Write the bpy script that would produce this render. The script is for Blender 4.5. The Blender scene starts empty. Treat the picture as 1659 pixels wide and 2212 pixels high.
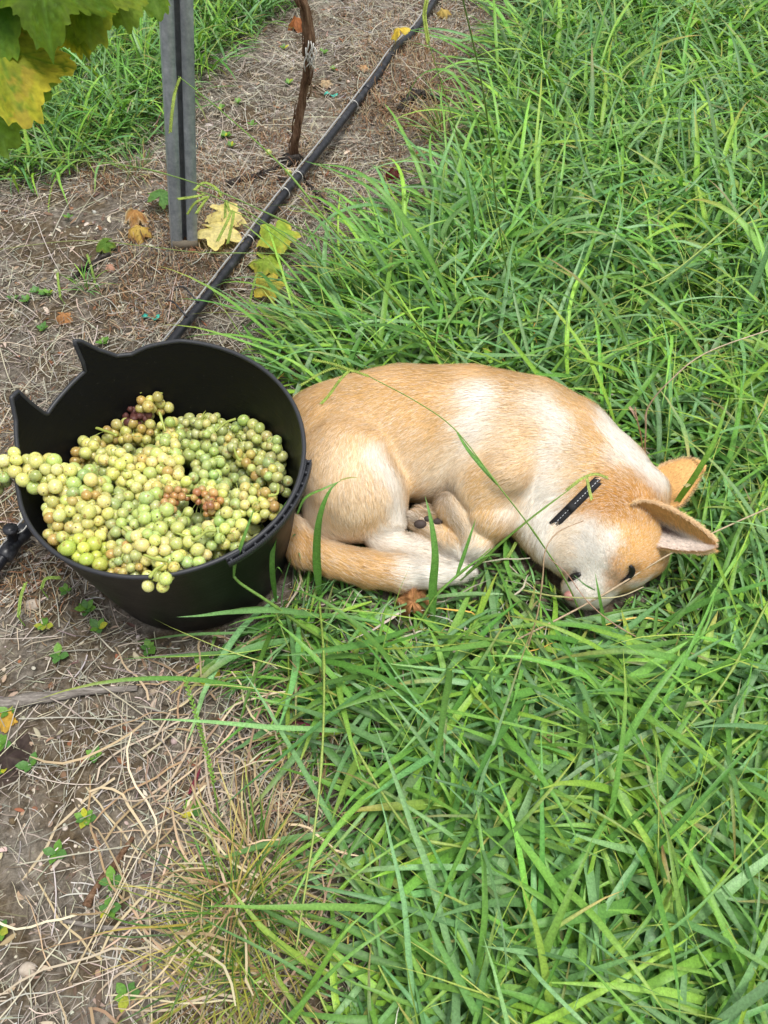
import bpy, math
import numpy as np

# ------------------------------------------------------------------ camera, world, light, exposure
S = bpy.context.scene
COL = S.collection
CH, CP, CF = 1.2, math.radians(55), 1670.0
cam_d = bpy.data.cameras.new('camera')
cam = bpy.data.objects.new('camera', cam_d)
COL.objects.link(cam)
cam.location = (0, 0, CH)
cam.rotation_euler = (math.radians(90) - CP, 0, 0)
cam_d.sensor_fit = 'VERTICAL'
cam_d.sensor_height = 36
cam_d.lens = 36 * CF / 2212
cam_d.clip_start = 0.05
cam_d.clip_end = 200
cam_d.dof.use_dof = True
cam_d.dof.focus_distance = 1.3
cam_d.dof.aperture_fstop = 14
S.camera = cam

SUN_EL, SUN_AZ = math.radians(78), math.radians(110)      # azimuth from +Y, clockwise
w = bpy.data.worlds.new("World")
S.world = w
w.use_nodes = True
wn = w.node_tree
bg = wn.nodes['Background']
sky = wn.nodes.new('ShaderNodeTexSky')
sky.sky_type = 'NISHITA'
sky.sun_disc = False
sky.sun_elevation = SUN_EL
sky.sun_rotation = SUN_AZ
sky.dust_density = 4
hs = wn.nodes.new('ShaderNodeHueSaturation')
hs.inputs['Saturation'].default_value = 0.22
wn.links.new(sky.outputs[0], hs.inputs['Color'])
wn.links.new(hs.outputs[0], bg.inputs[0])
bg.inputs[1].default_value = 0.105
sd = bpy.data.lights.new('sun', 'SUN')
sd.energy = 1.5
sd.angle = math.radians(13)
sd.color = (1, 0.97, 0.92)
sun = bpy.data.objects.new('sun', sd)
COL.objects.link(sun)
sun.rotation_euler = (math.radians(90) - SUN_EL, 0, math.pi - SUN_AZ)
S.view_settings.view_transform = 'Standard'
S.view_settings.look = 'None'
S.view_settings.gamma = 1
S.view_settings.exposure = 0.82
S.view_settings.use_curve_mapping = False
S.render.engine = 'CYCLES'
S.cycles.use_denoising = True
S.cycles.max_bounces = 7
S.cycles.diffuse_bounces = 3
S.cycles.transmission_bounces = 4
S.cycles.caustics_reflective = False
S.cycles.caustics_refractive = False

# ------------------------------------------------------------------ helpers
R = np.random.RandomState(11)
FW = np.array([0, math.cos(CP), -math.sin(CP)])
UP = np.array([0, math.sin(CP), math.cos(CP)])
CAM = np.array([0, 0, CH])


def ray(x, y):
    return np.array([(x - 829.5) / CF, 0, 0]) + FW + (1106 - y) / CF * UP


def at(x, y, z=0.0):                       # the point at height z seen at photo position x, y
    v = ray(x, y)
    return CAM + v * ((z - CH) / v[2])


def at_depth(x, y, d):
    return CAM + ray(x, y) * d


def atg(x, y, up=0.0):                      # the point on the uneven ground seen at photo position x, y
    p = at(x, y, 0)
    for _ in range(6):
        p = at(x, y, float(ground(p[0], p[1])) + up)
    return p


def px2m(p):                               # metres per photo pixel at a point
    return float((np.asarray(p) - CAM) @ FW) / CF


def lin(r, g, b):
    c = np.array([r, g, b]) / 255.0
    return np.where(c < .04045, c / 12.92, ((c + .055) / 1.055) ** 2.4)


def sm(a, b, x):
    t = np.clip((x - a) / (b - a), 0, 1)
    return t * t * (3 - 2 * t)


def _h(i, j, s):
    v = np.sin(i * 127.1 + j * 311.7 + s * 74.7) * 43758.5453
    return v - np.floor(v)


def vnoise(x, y, s=0):
    i, j = np.floor(x), np.floor(y)
    u, v = x - i, y - j
    u, v = u * u * (3 - 2 * u), v * v * (3 - 2 * v)
    return ((_h(i, j, s) * (1 - u) + _h(i + 1, j, s) * u) * (1 - v) + (_h(i, j + 1, s) * (1 - u) + _h(i + 1, j + 1, s) * u) * v) * 2 - 1


def inpoly(x, y, poly):
    x, y = np.asarray(x, float), np.asarray(y, float)
    c = np.zeros(x.shape, bool)
    n = len(poly)
    for a in range(n):
        x1, y1 = poly[a]
        x2, y2 = poly[(a + 1) % n]
        if y1 == y2:
            continue
        c ^= ((y1 > y) != (y2 > y)) & (x < (x2 - x1) * (y - y1) / (y2 - y1) + x1)
    return c


def gpoly(pts):
    return [tuple(at(a, b)[:2]) for a, b in pts]


def props(o, label=None, cat=None, group=None, kind=None):
    for k, v in (('label', label), ('category', cat), ('group', group), ('kind', kind)):
        if v:
            o[k] = v
    return o


def empty(name, loc=(0, 0, 0)):
    o = bpy.data.objects.new(name, None)
    COL.objects.link(o)
    o.location = tuple(loc)
    o.empty_display_size = .02
    return o


def mesh_data(name, V, F, m, C=None, smooth=True):
    """V (n,3); F list of arrays (k,3) or (k,4); C (n,3) point colours"""
    V = np.asarray(V, np.float32)
    me = bpy.data.meshes.new(name)
    Fs = F if isinstance(F, list) else [F]
    Fs = [np.asarray(f, np.int32) for f in Fs if len(f)]
    nl = sum(f.size for f in Fs)
    nf = sum(len(f) for f in Fs)
    me.vertices.add(len(V))
    me.vertices.foreach_set('co', V.ravel())
    me.loops.add(nl)
    me.loops.foreach_set('vertex_index', np.concatenate([f.ravel() for f in Fs]))
    me.polygons.add(nf)
    tot = np.concatenate([np.full(len(f), f.shape[1], np.int32) for f in Fs])
    st = np.concatenate([[0], np.cumsum(tot)[:-1]]).astype(np.int32)
    me.polygons.foreach_set('loop_start', st)
    if smooth:
        me.polygons.foreach_set('use_smooth', np.ones(nf, bool))
    me.update(calc_edges=True)
    if C is not None:
        at_ = me.color_attributes.new('Col', 'FLOAT_COLOR', 'POINT')
        c4 = np.ones((len(V), 4), np.float32)
        c4[:, :3] = C
        at_.data.foreach_set('color', c4.ravel())
    me.materials.append(m)
    return me


def obj(name, V, F, m, parent=None, C=None, smooth=True, data=None):
    me = data or mesh_data(name, V, F, m, C, smooth)
    o = bpy.data.objects.new(name, me)
    COL.objects.link(o)
    if parent is not None:
        o.parent = parent
        o.location = -np.array(parent.location)
    return o


def thing(name, V, F, m, label, cat, group=None, C=None, smooth=True):   # one-mesh thing with its origin at its base
    V = np.asarray(V, float)
    b = np.array([V[:, 0].mean(), V[:, 1].mean(), V[:, 2].min()])
    o = obj(name, V - b, F, m, None, C, smooth)
    o.location = b
    return props(o, label, cat, group)


def join(parts):
    V, F3, F4, C, n = [], [], [], [], 0
    for p in parts:
        v, f = p[0], p[1]
        V.append(v)
        C.append(p[2] if len(p) > 2 and p[2] is not None else np.ones((len(v), 3)))
        for q in (f if isinstance(f, list) else [f]):
            q = np.asarray(q)
            if len(q):
                (F3 if q.shape[1] == 3 else F4).append(q + n)
        n += len(v)
    F = []
    if F3:
        F.append(np.concatenate(F3))
    if F4:
        F.append(np.concatenate(F4))
    return np.concatenate(V), F, np.concatenate(C)


def catmull(P, n):
    P = np.asarray(P, float)
    if len(P) == 2:
        return P[0] + (P[1] - P[0]) * np.linspace(0, 1, n)[:, None]
    Q = np.vstack([2 * P[0] - P[1], P, 2 * P[-1] - P[-2]])
    d = np.concatenate([[0], np.cumsum(np.linalg.norm(np.diff(P[:, :3], axis=0), axis=1))])
    t = np.linspace(0, d[-1], n)
    k = np.clip(np.searchsorted(d, t, side='right') - 1, 0, len(P) - 2)
    u = ((t - d[k]) / np.maximum(d[k + 1] - d[k], 1e-9))[:, None]
    a, b, c, e = Q[k], Q[k + 1], Q[k + 2], Q[k + 3]
    return .5 * (2 * b + (c - a) * u + (2 * a - 5 * b + 4 * c - e) * u ** 2 + (3 * b - a - 3 * c + e) * u ** 3)


def tube(P, r, k=8, cap=True, wob=0, seed=0, sq=1.0):
    P = np.asarray(P, float)
    n = len(P)
    r = np.broadcast_to(np.asarray(r, float), (n,)).copy()
    T = np.gradient(P, axis=0)
    T /= np.linalg.norm(T, axis=1)[:, None] + 1e-12
    up = np.array([0, 0, 1.0]) if abs(T[:, 2]).mean() < .8 else np.array([0, 1.0, 0])
    A = np.cross(T, up)
    A /= np.linalg.norm(A, axis=1)[:, None] + 1e-12
    B = np.cross(A, T)
    th = np.linspace(0, 2 * np.pi, k, endpoint=False)
    rr = r[:, None] * np.ones(k)
    if wob:
        ii, jj = np.meshgrid(np.arange(n), np.arange(k), indexing='ij')
        rr = rr * (1 + wob * (vnoise(ii * .35 + seed, jj * 1.7, seed) + .6 * (_h(jj * 1., jj * 0., seed) - .5)))
    V = P[:, None] + rr[..., None] * (np.cos(th)[None, :, None] * A[:, None] + sq * np.sin(th)[None, :, None] * B[:, None])
    V = V.reshape(-1, 3)
    i, j = np.meshgrid(np.arange(n - 1), np.arange(k), indexing='ij')
    i, j = i.ravel(), j.ravel()
    j2 = (j + 1) % k
    F = [np.c_[i * k + j, i * k + j2, (i + 1) * k + j2, (i + 1) * k + j][:, ::-1]]
    if cap:
        V = np.vstack([V, P[0], P[-1]])
        a = np.arange(k)
        b = (a + 1) % k
        F.append(np.vstack([np.c_[a, b, np.full(k, n * k)], np.c_[(n - 1) * k + b, (n - 1) * k + a, np.full(k, n * k + 1)]]))
    return V, F


def sphere(nu=12, nv=8):
    th = np.linspace(0, np.pi, nv + 1)[1:-1]
    ph = np.linspace(0, 2 * np.pi, nu, endpoint=False)
    V = [[0, 0, 1]]
    for t in th:
        for p in ph:
            V.append([math.sin(t) * math.cos(p), math.sin(t) * math.sin(p), math.cos(t)])
    V.append([0, 0, -1])
    V = np.array(V)
    F3, F4 = [], []
    n = len(V)
    for j in range(nu):
        F3.append([0, 1 + j, 1 + (j + 1) % nu])
        F3.append([n - 1, 1 + (nv - 2) * nu + (j + 1) % nu, 1 + (nv - 2) * nu + j])
        for i in range(nv - 2):
            a, b = 1 + i * nu + j, 1 + i * nu + (j + 1) % nu
            F4.append([a, a + nu, b + nu, b])
    return V, [np.array(F3), np.array(F4)]


def box(c, sx, sy, sz, ax=None):
    c = np.asarray(c, float)
    V = np.array([[x, y, z] for x in (-.5, .5) for y in (-.5, .5) for z in (-.5, .5)]) * [sx, sy, sz]
    if ax is not None:
        V = V @ np.asarray(ax)
    F = np.array([[0, 1, 3, 2], [4, 6, 7, 5], [0, 4, 5, 1], [2, 3, 7, 6], [0, 2, 6, 4], [1, 5, 7, 3]])
    return V + c, [F]


def scatter_shapes(v0, f0, pos, scl, rng, cols, squash=None):
    """many copies of a small shape in one mesh, randomly turned"""
    n = len(pos)
    q = rng.randn(n, 4)
    q /= np.linalg.norm(q, axis=1)[:, None]
    a, b, c, d = q.T
    M = np.stack([np.stack([1 - 2 * (c * c + d * d), 2 * (b * c - a * d), 2 * (b * d + a * c)], 1),
                  np.stack([2 * (b * c + a * d), 1 - 2 * (b * b + d * d), 2 * (c * d - a * b)], 1),
                  np.stack([2 * (b * d - a * c), 2 * (c * d + a * b), 1 - 2 * (b * b + c * c)], 1)], 1)
    s = np.asarray(scl)
    if s.ndim == 1:
        s = s[:, None] * np.ones(3)
    v = v0[None] * s[:, None, :] * (1 + .25 * (rng.rand(n, len(v0), 1) - .5))
    V = np.einsum('nij,nkj->nki', M, v)
    if squash:
        V[..., 2] *= squash
    V = (V + pos[:, None]).reshape(-1, 3)
    k = len(v0)
    F = [(np.asarray(f)[None] + (np.arange(n) * k)[:, None, None]).reshape(-1, np.asarray(f).shape[1]) for f in f0]
    return V, F, np.repeat(cols, k, axis=0)


# ------------------------------------------------------------------ materials
def mat(name, color=(.5, .5, .5), rough=.6, attr=None, spec=.5):
    m = bpy.data.materials.new(name)
    m.use_nodes = True
    p = m.node_tree.nodes['Principled BSDF']
    p.inputs['Base Color'].default_value = (*color, 1)
    p.inputs['Roughness'].default_value = rough
    p.inputs['Specular IOR Level'].default_value = spec
    if attr:
        a = node(m, 'ShaderNodeAttribute')
        a.attribute_name = attr
        m.node_tree.links.new(a.outputs['Color'], p.inputs['Base Color'])
    return m


def node(m, t, **k):
    n = m.node_tree.nodes.new(t)
    for a, b in k.items():
        setattr(n, a, b)
    return n


def lk(m, a, b):
    m.node_tree.links.new(a, b)


def noise(m, scale, detail=4, rough=.6, coord='Object', stretch=None, dist=0):
    tc = node(m, 'ShaderNodeTexCoord')
    n = node(m, 'ShaderNodeTexNoise')
    n.inputs['Scale'].default_value = scale
    n.inputs['Detail'].default_value = detail
    n.inputs['Roughness'].default_value = rough
    n.inputs['Distortion'].default_value = dist
    src = tc.outputs[coord]
    if stretch:
        mp = node(m, 'ShaderNodeMapping')
        mp.inputs['Scale'].default_value = stretch
        lk(m, src, mp.inputs[0])
        src = mp.outputs[0]
    lk(m, src, n.inputs['Vector'])
    return n


def ramp(m, fac, stops):
    r = node(m, 'ShaderNodeValToRGB')
    e = r.color_ramp.elements
    while len(e) < len(stops):
        e.new(.5)
    for k, (p, c) in enumerate(stops):
        e[k].position = p
        e[k].color = (*c, 1) if len(c) == 3 else c
    lk(m, fac, r.inputs[0])
    return r


def mix(m, fac, a, b, mode='MIX'):
    x = node(m, 'ShaderNodeMix', data_type='RGBA', blend_type=mode)
    for s, v in ((0, fac), (6, a), (7, b)):
        if hasattr(v, 'is_linked'):
            lk(m, v, x.inputs[s])
        else:
            x.inputs[s].default_value = v if s == 0 else (*v, 1)
    return x.outputs[2]


def bump(m, h, strength=.5, dist=.002):
    b = node(m, 'ShaderNodeBump')
    b.inputs['Strength'].default_value = strength
    b.inputs['Distance'].default_value = dist
    lk(m, h, b.inputs['Height'])
    lk(m, b.outputs[0], m.node_tree.nodes['Principled BSDF'].inputs['Normal'])


def P(m):
    return m.node_tree.nodes['Principled BSDF']


def leafy(name, trans=.35, rough=.45, spec=.4, nscale=300):
    m = mat(name, rough=rough, spec=spec)
    a = node(m, 'ShaderNodeAttribute', attribute_name='Col')
    n = noise(m, nscale, 2)
    r = ramp(m, n.outputs[0], [(.3, (.78, .78, .78)), (.7, (1.2, 1.2, 1.2))])
    c = mix(m, 1.0, a.outputs['Color'], r.outputs[0], 'MULTIPLY')
    lk(m, c, P(m).inputs['Base Color'])
    t = node(m, 'ShaderNodeBsdfTranslucent')
    tc = mix(m, 1.0, c, (1.15, 1.25, .55), 'MULTIPLY')
    lk(m, tc, t.inputs[0])
    s = node(m, 'ShaderNodeMixShader')
    s.inputs[0].default_value = trans
    lk(m, P(m).outputs[0], s.inputs[1])
    lk(m, t.outputs[0], s.inputs[2])
    lk(m, s.outputs[0], m.node_tree.nodes['Material Output'].inputs[0])
    return m


M_GRASS = leafy('grass_blade', .22, .45, .32)
M_STRAW = mat('dry_straw', attr='Col', rough=.7, spec=.25)
M_CLOD = mat('soil_crumb', attr='Col', rough=.95, spec=.1)
M_LEAF = leafy('vine_leaf', .35, .6, .15, 120)
M_STEM = leafy('green_stem', .15, .45, .4)

m = M_SOIL = mat('soil', rough=.95, spec=.1)
n1 = noise(m, 9, 6, .7)
n2 = noise(m, 70, 8, .75)
n3 = noise(m, 3.1, 3, .6)
c1 = ramp(m, n2.outputs[0], [(.3, (.035, .030, .024)), (.47, (.13, .112, .09)), (.6, (.24, .212, .175)), (.78, (.43, .39, .325))])
c2 = ramp(m, n2.outputs[0], [(.3, (.03, .022, .014)), (.55, (.12, .09, .055)), (.8, (.25, .20, .14))])
f1 = ramp(m, n1.outputs[0], [(.43, (0, 0, 0)), (.57, (1, 1, 1))])
cc = mix(m, f1.outputs[0], c1.outputs[0], c2.outputs[0])
f2 = ramp(m, n3.outputs[0], [(.56, (0, 0, 0)), (.72, (1, 1, 1))])
c3 = ramp(m, n2.outputs[0], [(.3, (.16, .14, .11)), (.6, (.40, .36, .30)), (.8, (.55, .5, .42))])
cc = mix(m, f2.outputs[0], cc, c3.outputs[0])
lk(m, cc, P(m).inputs['Base Color'])
bump(m, n2.outputs[0], .9, .006)

# ------------------------------------------------------------------ terrain
TUB = np.array([-.338, .749])


def ground(x, y):
    h = .02 * vnoise(x * 2.1 + 5, y * 2.1, 1) + .012 * vnoise(x * 5, y * 5 + 9, 2) + .005 * vnoise(x * 14, y * 14, 3)
    h = h + .05 * np.exp(-(((x + .55) / .5) ** 2 + ((y - 1.75) / .25) ** 2)) + .04 * np.exp(-(((x - .05) / .35) ** 2 + ((y - 2.5) / .3) ** 2))
    d = np.minimum(np.hypot(x - TUB[0], y - TUB[1]) / .3, np.hypot((x - .12) / 1.35, y - .86) / .35)
    k = sm(.85, 1.7, d)
    return h * k


def ground_fine(x, y):
    return ground(x, y) + .0028 * vnoise(x * 48, y * 48, 4) + .002 * vnoise(x * 110, y * 110, 5)


gx = np.concatenate([[-40, -20, -10, -5, -3.2], np.linspace(-2.2, 2.2, 480), [3.2, 5, 10, 20, 40]])
gy = np.concatenate([[-30, -10, -4, -2, -1], np.linspace(-.5, 1.6, 300), 1.6 + np.linspace(0.01, 1, 200) ** 1.25 * 2.9, [5.5, 8, 12, 20, 40, 60]])
GX, GY = np.meshgrid(gx, gy, indexing='ij')
gz = ground_fine(GX, GY) * ((np.abs(GX) < 3) & (GY < 5) & (GY > -.9))
nx, ny = GX.shape
i, j = np.meshgrid(np.arange(nx - 1), np.arange(ny - 1), indexing='ij')
i, j = i.ravel(), j.ravel()
F = np.c_[i * ny + j, (i + 1) * ny + j, (i + 1) * ny + j + 1, i * ny + j + 1]
g = obj('ground', np.c_[GX.ravel(), GY.ravel(), gz.ravel()], F, M_SOIL)
props(g, 'bare crumbly vineyard soil under the grass and straw', None, None, 'structure')


# ------------------------------------------------------------------ ribbons: blades, straws, litter
def ribbons(root, az, el0, bend, L, W, col, seg=6, drift=0., twist=0., kink=None, p=1.6, fold=.25, floor=.002,
            tipcol=None, prof='blade', flat=None, wobble=0., mid=1.12):
    n = len(root)
    s = np.linspace(0, 1, seg + 1)
    el0, bend, L, W, drift, twist = (np.broadcast_to(np.asarray(v, float), (n,)) for v in (el0, bend, L, W, drift, twist))
    if kink is None:
        el = el0[:, None] - bend[:, None] * s[None] ** p
    else:
        el = el0[:, None] - bend[:, None] * sm(-.08, .08, s[None] - kink[:, None])
    azs = az[:, None] + drift[:, None] * s[None]
    if wobble:
        azs = azs + wobble * np.cumsum(R.randn(n, seg + 1), axis=1)
    D = np.stack([np.cos(el) * np.cos(azs), np.cos(el) * np.sin(azs), np.sin(el)], -1)
    Pt = root[:, None] + np.concatenate([np.zeros((n, 1, 3)), np.cumsum(D[:, :-1] * (L / seg)[:, None, None], 1)], 1)
    fl = ground(Pt[..., 0], Pt[..., 1]) + (floor if np.isscalar(floor) else floor[:, None])
    Pt[..., 2] = np.maximum(Pt[..., 2], fl)
    T = np.gradient(Pt, axis=1)
    T /= np.linalg.norm(T, axis=2)[..., None] + 1e-9
    side = np.stack([-np.sin(azs), np.cos(azs), 0 * azs], -1)
    N = np.cross(T, side)
    tw = (twist[:, None] * (1 if flat is None else flat) * (s[None] if flat is None else 1.0))[..., None]
    sd_ = side * np.cos(tw) + N * np.sin(tw)
    N = np.cross(T, sd_)
    if prof == 'blade':
        ws = np.minimum(1, .45 + 1.6 * s) * (1 - s ** 3.2)
    elif prof == 'straw':
        ws = np.where(s > .93, .6, 1.0)
    else:
        ws = np.sin(np.pi * np.clip(s * .86 + .12, 0, 1)) ** .7
    hw = .5 * W[:, None, None] * ws[None, :, None]
    Lf, Rt = Pt - sd_ * hw, Pt + sd_ * hw
    C = np.repeat(col[:, None], seg + 1, 1) * np.ones((1, seg + 1, 1))
    if tipcol is not None:
        tc, amt = tipcol
        k = (sm(.55, 1, s)[None] * amt[:, None])[..., None]
        C = C * (1 - k) + tc[:, None] * k
    if fold is not None:
        Mi = Pt - N * hw * fold
        V = np.stack([Lf, Mi, Rt], 2)
        Cc = np.stack([C, C * mid, C], 2)
        a = 3
    else:
        V = np.stack([Lf, Rt], 2)
        Cc = np.stack([C, C], 2)
        a = 2
    k = a * (seg + 1)
    fs = []
    for q in range(seg):
        for e in range(a - 1):
            b = q * a + e
            fs.append([b, b + 1, b + a + 1, b + a])
    fs = np.array(fs)
    Fa = (fs[None] + (np.arange(n) * k)[:, None, None]).reshape(-1, 4)
    return V.reshape(-1, 3), Fa, Cc.reshape(-1, 3), V.reshape(n, -1, 3)


def keep(res, mask):
    """drop whole ribbons"""
    V, Fa, C, Vn = res
    n, k = Vn.shape[:2]
    nf = len(Fa) // n
    idx = np.nonzero(mask)[0]
    base = Fa[:nf]
    return Vn[idx].reshape(-1, 3), (base[None] + (np.arange(len(idx)) * k)[:, None, None]).reshape(-1, 4), C.reshape(n, k, 3)[idx].reshape(-1, 3), Vn[idx]


def pick(cols, n, jit=.12):
    cols = np.array(cols)
    c = cols[R.randint(len(cols), size=n)]
    return c * (1 + jit * R.randn(n, 1)) * (1 + .05 * R.randn(n, 3))


RG = gpoly([(1190, -250), (1150, 60), (1110, 170), (1070, 290), (1030, 400), (940, 500), (850, 580), (770, 640), (700, 700), (670, 740),
            (650, 800), (640, 900), (650, 1200), (620, 1290), (570, 1345), (600, 1400), (700, 1480), (780, 1600), (850, 1700),
            (850, 1850), (830, 2000), (790, 2230), (780, 2700), (2500, 2700), (2900, -250)])
LG = gpoly([(-700, -250), (720, -250), (640, -10), (560, 50), (470, 140), (400, 200), (340, 290), (250, 350), (120, 400), (-500, 430)])
TAN = gpoly([(430, 1400), (620, 1400), (740, 1660), (700, 1900), (620, 2260), (250, 2260), (300, 1950), (400, 1650)])
XR, YR = (-1.9, 1.9), (-.35, 3.7)


def samples(n, poly, jitter=.04, xr=XR, yr=YR):
    # n is the number over the whole stage; only the polygon's own box is sampled, at the same density
    pa = np.array(poly)
    bx0, by0 = np.maximum(pa.min(0) - .1, [xr[0], yr[0]])
    bx1, by1 = np.minimum(pa.max(0) + .1, [xr[1], yr[1]])
    n = int(n * (bx1 - bx0) * (by1 - by0) / ((xr[1] - xr[0]) * (yr[1] - yr[0])))
    x = R.uniform(bx0, bx1, n)
    y = R.uniform(by0, by1, n)
    jx = x + jitter * R.randn(n)
    jy = y + jitter * R.randn(n)
    k = inpoly(jx, jy, poly)
    # only what the camera could see, with a margin
    k &= np.abs(x) < .75 + .42 * np.maximum(y, 0)
    return x[k], y[k]


def tubdist(p):
    rr = .165 + .05 * np.clip(p[..., 2] / .28, 0, 1.2)
    d = np.hypot(p[..., 0] - TUB[0], p[..., 1] - TUB[1]) - rr
    return np.where(p[..., 2] > .37, 1.0, d)


# ------------------------------------------------------------------ the dog: one skin grown from a signed distance field
PR = []


def ball(x, y, z, r, k=.03, sub=False):
    c = at(x, y, z)
    PR.append(('s', c, None, r * px2m(c), 0, k, sub))


def cap(x1, y1, z1, r1, x2, y2, z2, r2, k=.03):
    a, b = at(x1, y1, z1), at(x2, y2, z2)
    PR.append(('c', a, b, r1 * px2m(a), r2 * px2m(b), k, False))


def sdf(p):
    d = None
    for t, a, b, ra, rb, k, sub in PR:
        if t == 's':
            q = np.sqrt(((p - a) ** 2).sum(-1)) - ra
        else:
            ba = b - a
            h = np.clip(((p - a) @ ba) / (ba @ ba), 0, 1)
            q = np.sqrt(((p - a - h[..., None] * ba) ** 2).sum(-1)) - (ra + (rb - ra) * h)
        if d is None:
            d = q
        elif sub:
            h = np.clip(.5 - .5 * (d + q) / k, 0, 1)
            d = d * (1 - h) - q * h + k * h * (1 - h)
        else:
            h = np.clip(.5 + .5 * (d - q) / k, 0, 1)
            d = d * (1 - h) + q * h - k * h * (1 - h)
    return d


# trunk
cap(768, 952, .098, 128, 870, 925, .1, 118, .05)
cap(700, 930, .08, 95, 760, 930, .09, 110, .03)
cap(870, 925, .1, 120, 1010, 935, .105, 133, .06)
cap(1010, 935, .105, 128, 1130, 962, .11, 134, .05)
cap(1130, 965, .11, 134, 1205, 990, .1, 118, .05)
ball(1160, 905, .155, 62, .03)
cap(1205, 990, .1, 116, 1285, 1035, .095, 96, .04)
cap(1245, 960, .13, 66, 1345, 1040, .115, 64, .03)
cap(1175, 1050, .09, 88, 1200, 1110, .06, 76, .04)
cap(1205, 1110, .06, 76, 1240, 1145, .05, 74, .03)
cap(1140, 1090, .07, 62, 1190, 1160, .045, 52, .03)
ball(1238, 1172, .06, 46, .04)
cap(850, 985, .085, 88, 985, 1000, .085, 92, .03)
cap(1070, 955, .15, 66, 1075, 1045, .115, 62, .035)
ball(700, 905, .15, 62, .04)
cap(1168, 905, .175, 50, 1098, 1015, .168, 54, .016)
cap(1050, 985, .13, 66, 1030, 1040, .12, 58, .02)
# thigh, shank, hind foot
cap(752, 1000, .125, 112, 765, 1050, .115, 104, .014)
cap(835, 1055, .1, 42, 842, 1120, .07, 36, .03)
cap(722, 1105, .075, 66, 795, 1112, .07, 58, .025)
cap(822, 1168, .05, 33, 905, 1188, .04, 27, .012)
cap(905, 1188, .04, 27, 968, 1207, .025, 17, .01)
cap(905, 1128, .065, 23, 965, 1165, .055, 28, .008)
cap(965, 1165, .055, 28, 1005, 1195, .03, 20, .01)
# foreleg folded
cap(1062, 1030, .125, 84, 1062, 1100, .095, 62, .018)
cap(1060, 1100, .08, 52, 1028, 1172, .045, 37, .02)
cap(1030, 1165, .06, 36, 972, 1092, .095, 31, .007)
# tail
tp = [(632, 1140, .085, 30), (655, 1182, .07, 36), (712, 1206, .058, 35), (790, 1226, .052, 38), (860, 1238, .047, 37), (930, 1241, .04, 28), (980, 1239, .036, 20), (1008, 1237, .036, 13)]
for u, v in zip(tp[:-1], tp[1:]):
    cap(*u, *v, .006)
for q_ in ((897, 1117), (912, 1106), (929, 1104), (943, 1112)):
    ball(*q_, .082, 12, .004)
# head
cap(1300, 1048, .09, 92, 1335, 1105, .09, 86, .03)
cap(1345, 1110, .085, 86, 1325, 1178, .075, 100, .035)
ball(1262, 1205, .055, 56, .03)
ball(1388, 1198, .055, 50, .02)
cap(1325, 1215, .06, 58, 1292, 1248, .055, 46, .02)
cap(1292, 1248, .055, 42, 1264, 1274, .045, 35, .015)
ball(1284, 1276, .038, 36, .012)
ball(1258, 1276, .04, 38, .012)
ball(1236, 1272, .035, 20, .01)
ball(1376, 1104, .145, 26, .035)
ball(1388, 1142, .125, 32, .025)
ball(1408, 1062, .12, 34, .025)
ball(1236, 1247, .098, 15, .014, True)
ball(1362, 1243, .105, 15, .014, True)
cap(1368, 1205, .09, 20, 1338, 1222, .1, 18, .02)


def trace(x, y, inset=0.0):
    v = ray(x, y)
    v = v / np.linalg.norm(v)
    t = .8
    best = (9, t)
    for _ in range(90):
        d = float(sdf((CAM + v * t)[None])[0]) + inset
        if d < best[0]:
            best = (d, t)
        if d < .0004 or t > 2.2:
            break
        t += max(d * .8, .0005)
    return CAM + v * (best[1] if t > 2.2 else t)


def grad(p):
    e = .002
    g_ = np.stack([sdf(p + e * u) - sdf(p - e * u) for u in np.eye(3)], -1)
    return g_ / (np.linalg.norm(g_, axis=-1)[..., None] + 1e-9)


# grid and surface nets
hx = .0048
lo = np.array([-.235, .50, -.03])
hi = np.array([.52, 1.20, .27])
N3 = np.ceil((hi - lo) / hx).astype(int)
ax = [lo[q] + hx * np.arange(N3[q]) for q in range(3)]
G = np.stack(np.meshgrid(*ax, indexing='ij'), -1)
DG = np.concatenate([sdf(G[s:s + 20].astype(np.float64)) for s in range(0, N3[0], 20)])
ins = DG < 0
cn = N3 - 1
acc = np.zeros((*cn, 3))
cnt = np.zeros(tuple(cn))
for axi in range(3):
    sl = [slice(None)] * 3
    sl2 = [slice(None)] * 3
    sl[axi] = slice(0, -1)
    sl2[axi] = slice(1, None)
    A, B = DG[tuple(sl)], DG[tuple(sl2)]
    cr = (A < 0) != (B < 0)
    t = np.where(cr, A / np.where(cr, A - B, 1), 0)
    o1, o2 = [q for q in range(3) if q != axi]
    for e1 in (0, 1):
        for e2 in (0, 1):
            s_ = [slice(None)] * 3
            s_[o1] = slice(e1, e1 + cn[o1])
            s_[o2] = slice(e2, e2 + cn[o2])
            c_, t_ = cr[tuple(s_)], t[tuple(s_)]
            off = np.zeros(3)
            off[o1], off[o2] = e1, e2
            vec = np.zeros((*c_.shape, 3))
            vec[...] = off
            vec[..., axi] += t_
            acc += vec * c_[..., None]
            cnt += c_
act = cnt > 0
idx = -np.ones(tuple(cn), int)
idx[act] = np.arange(act.sum())
ijk = np.argwhere(act)
DV = lo + hx * (ijk + acc[act] / cnt[act][:, None])
Fq = []
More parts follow.
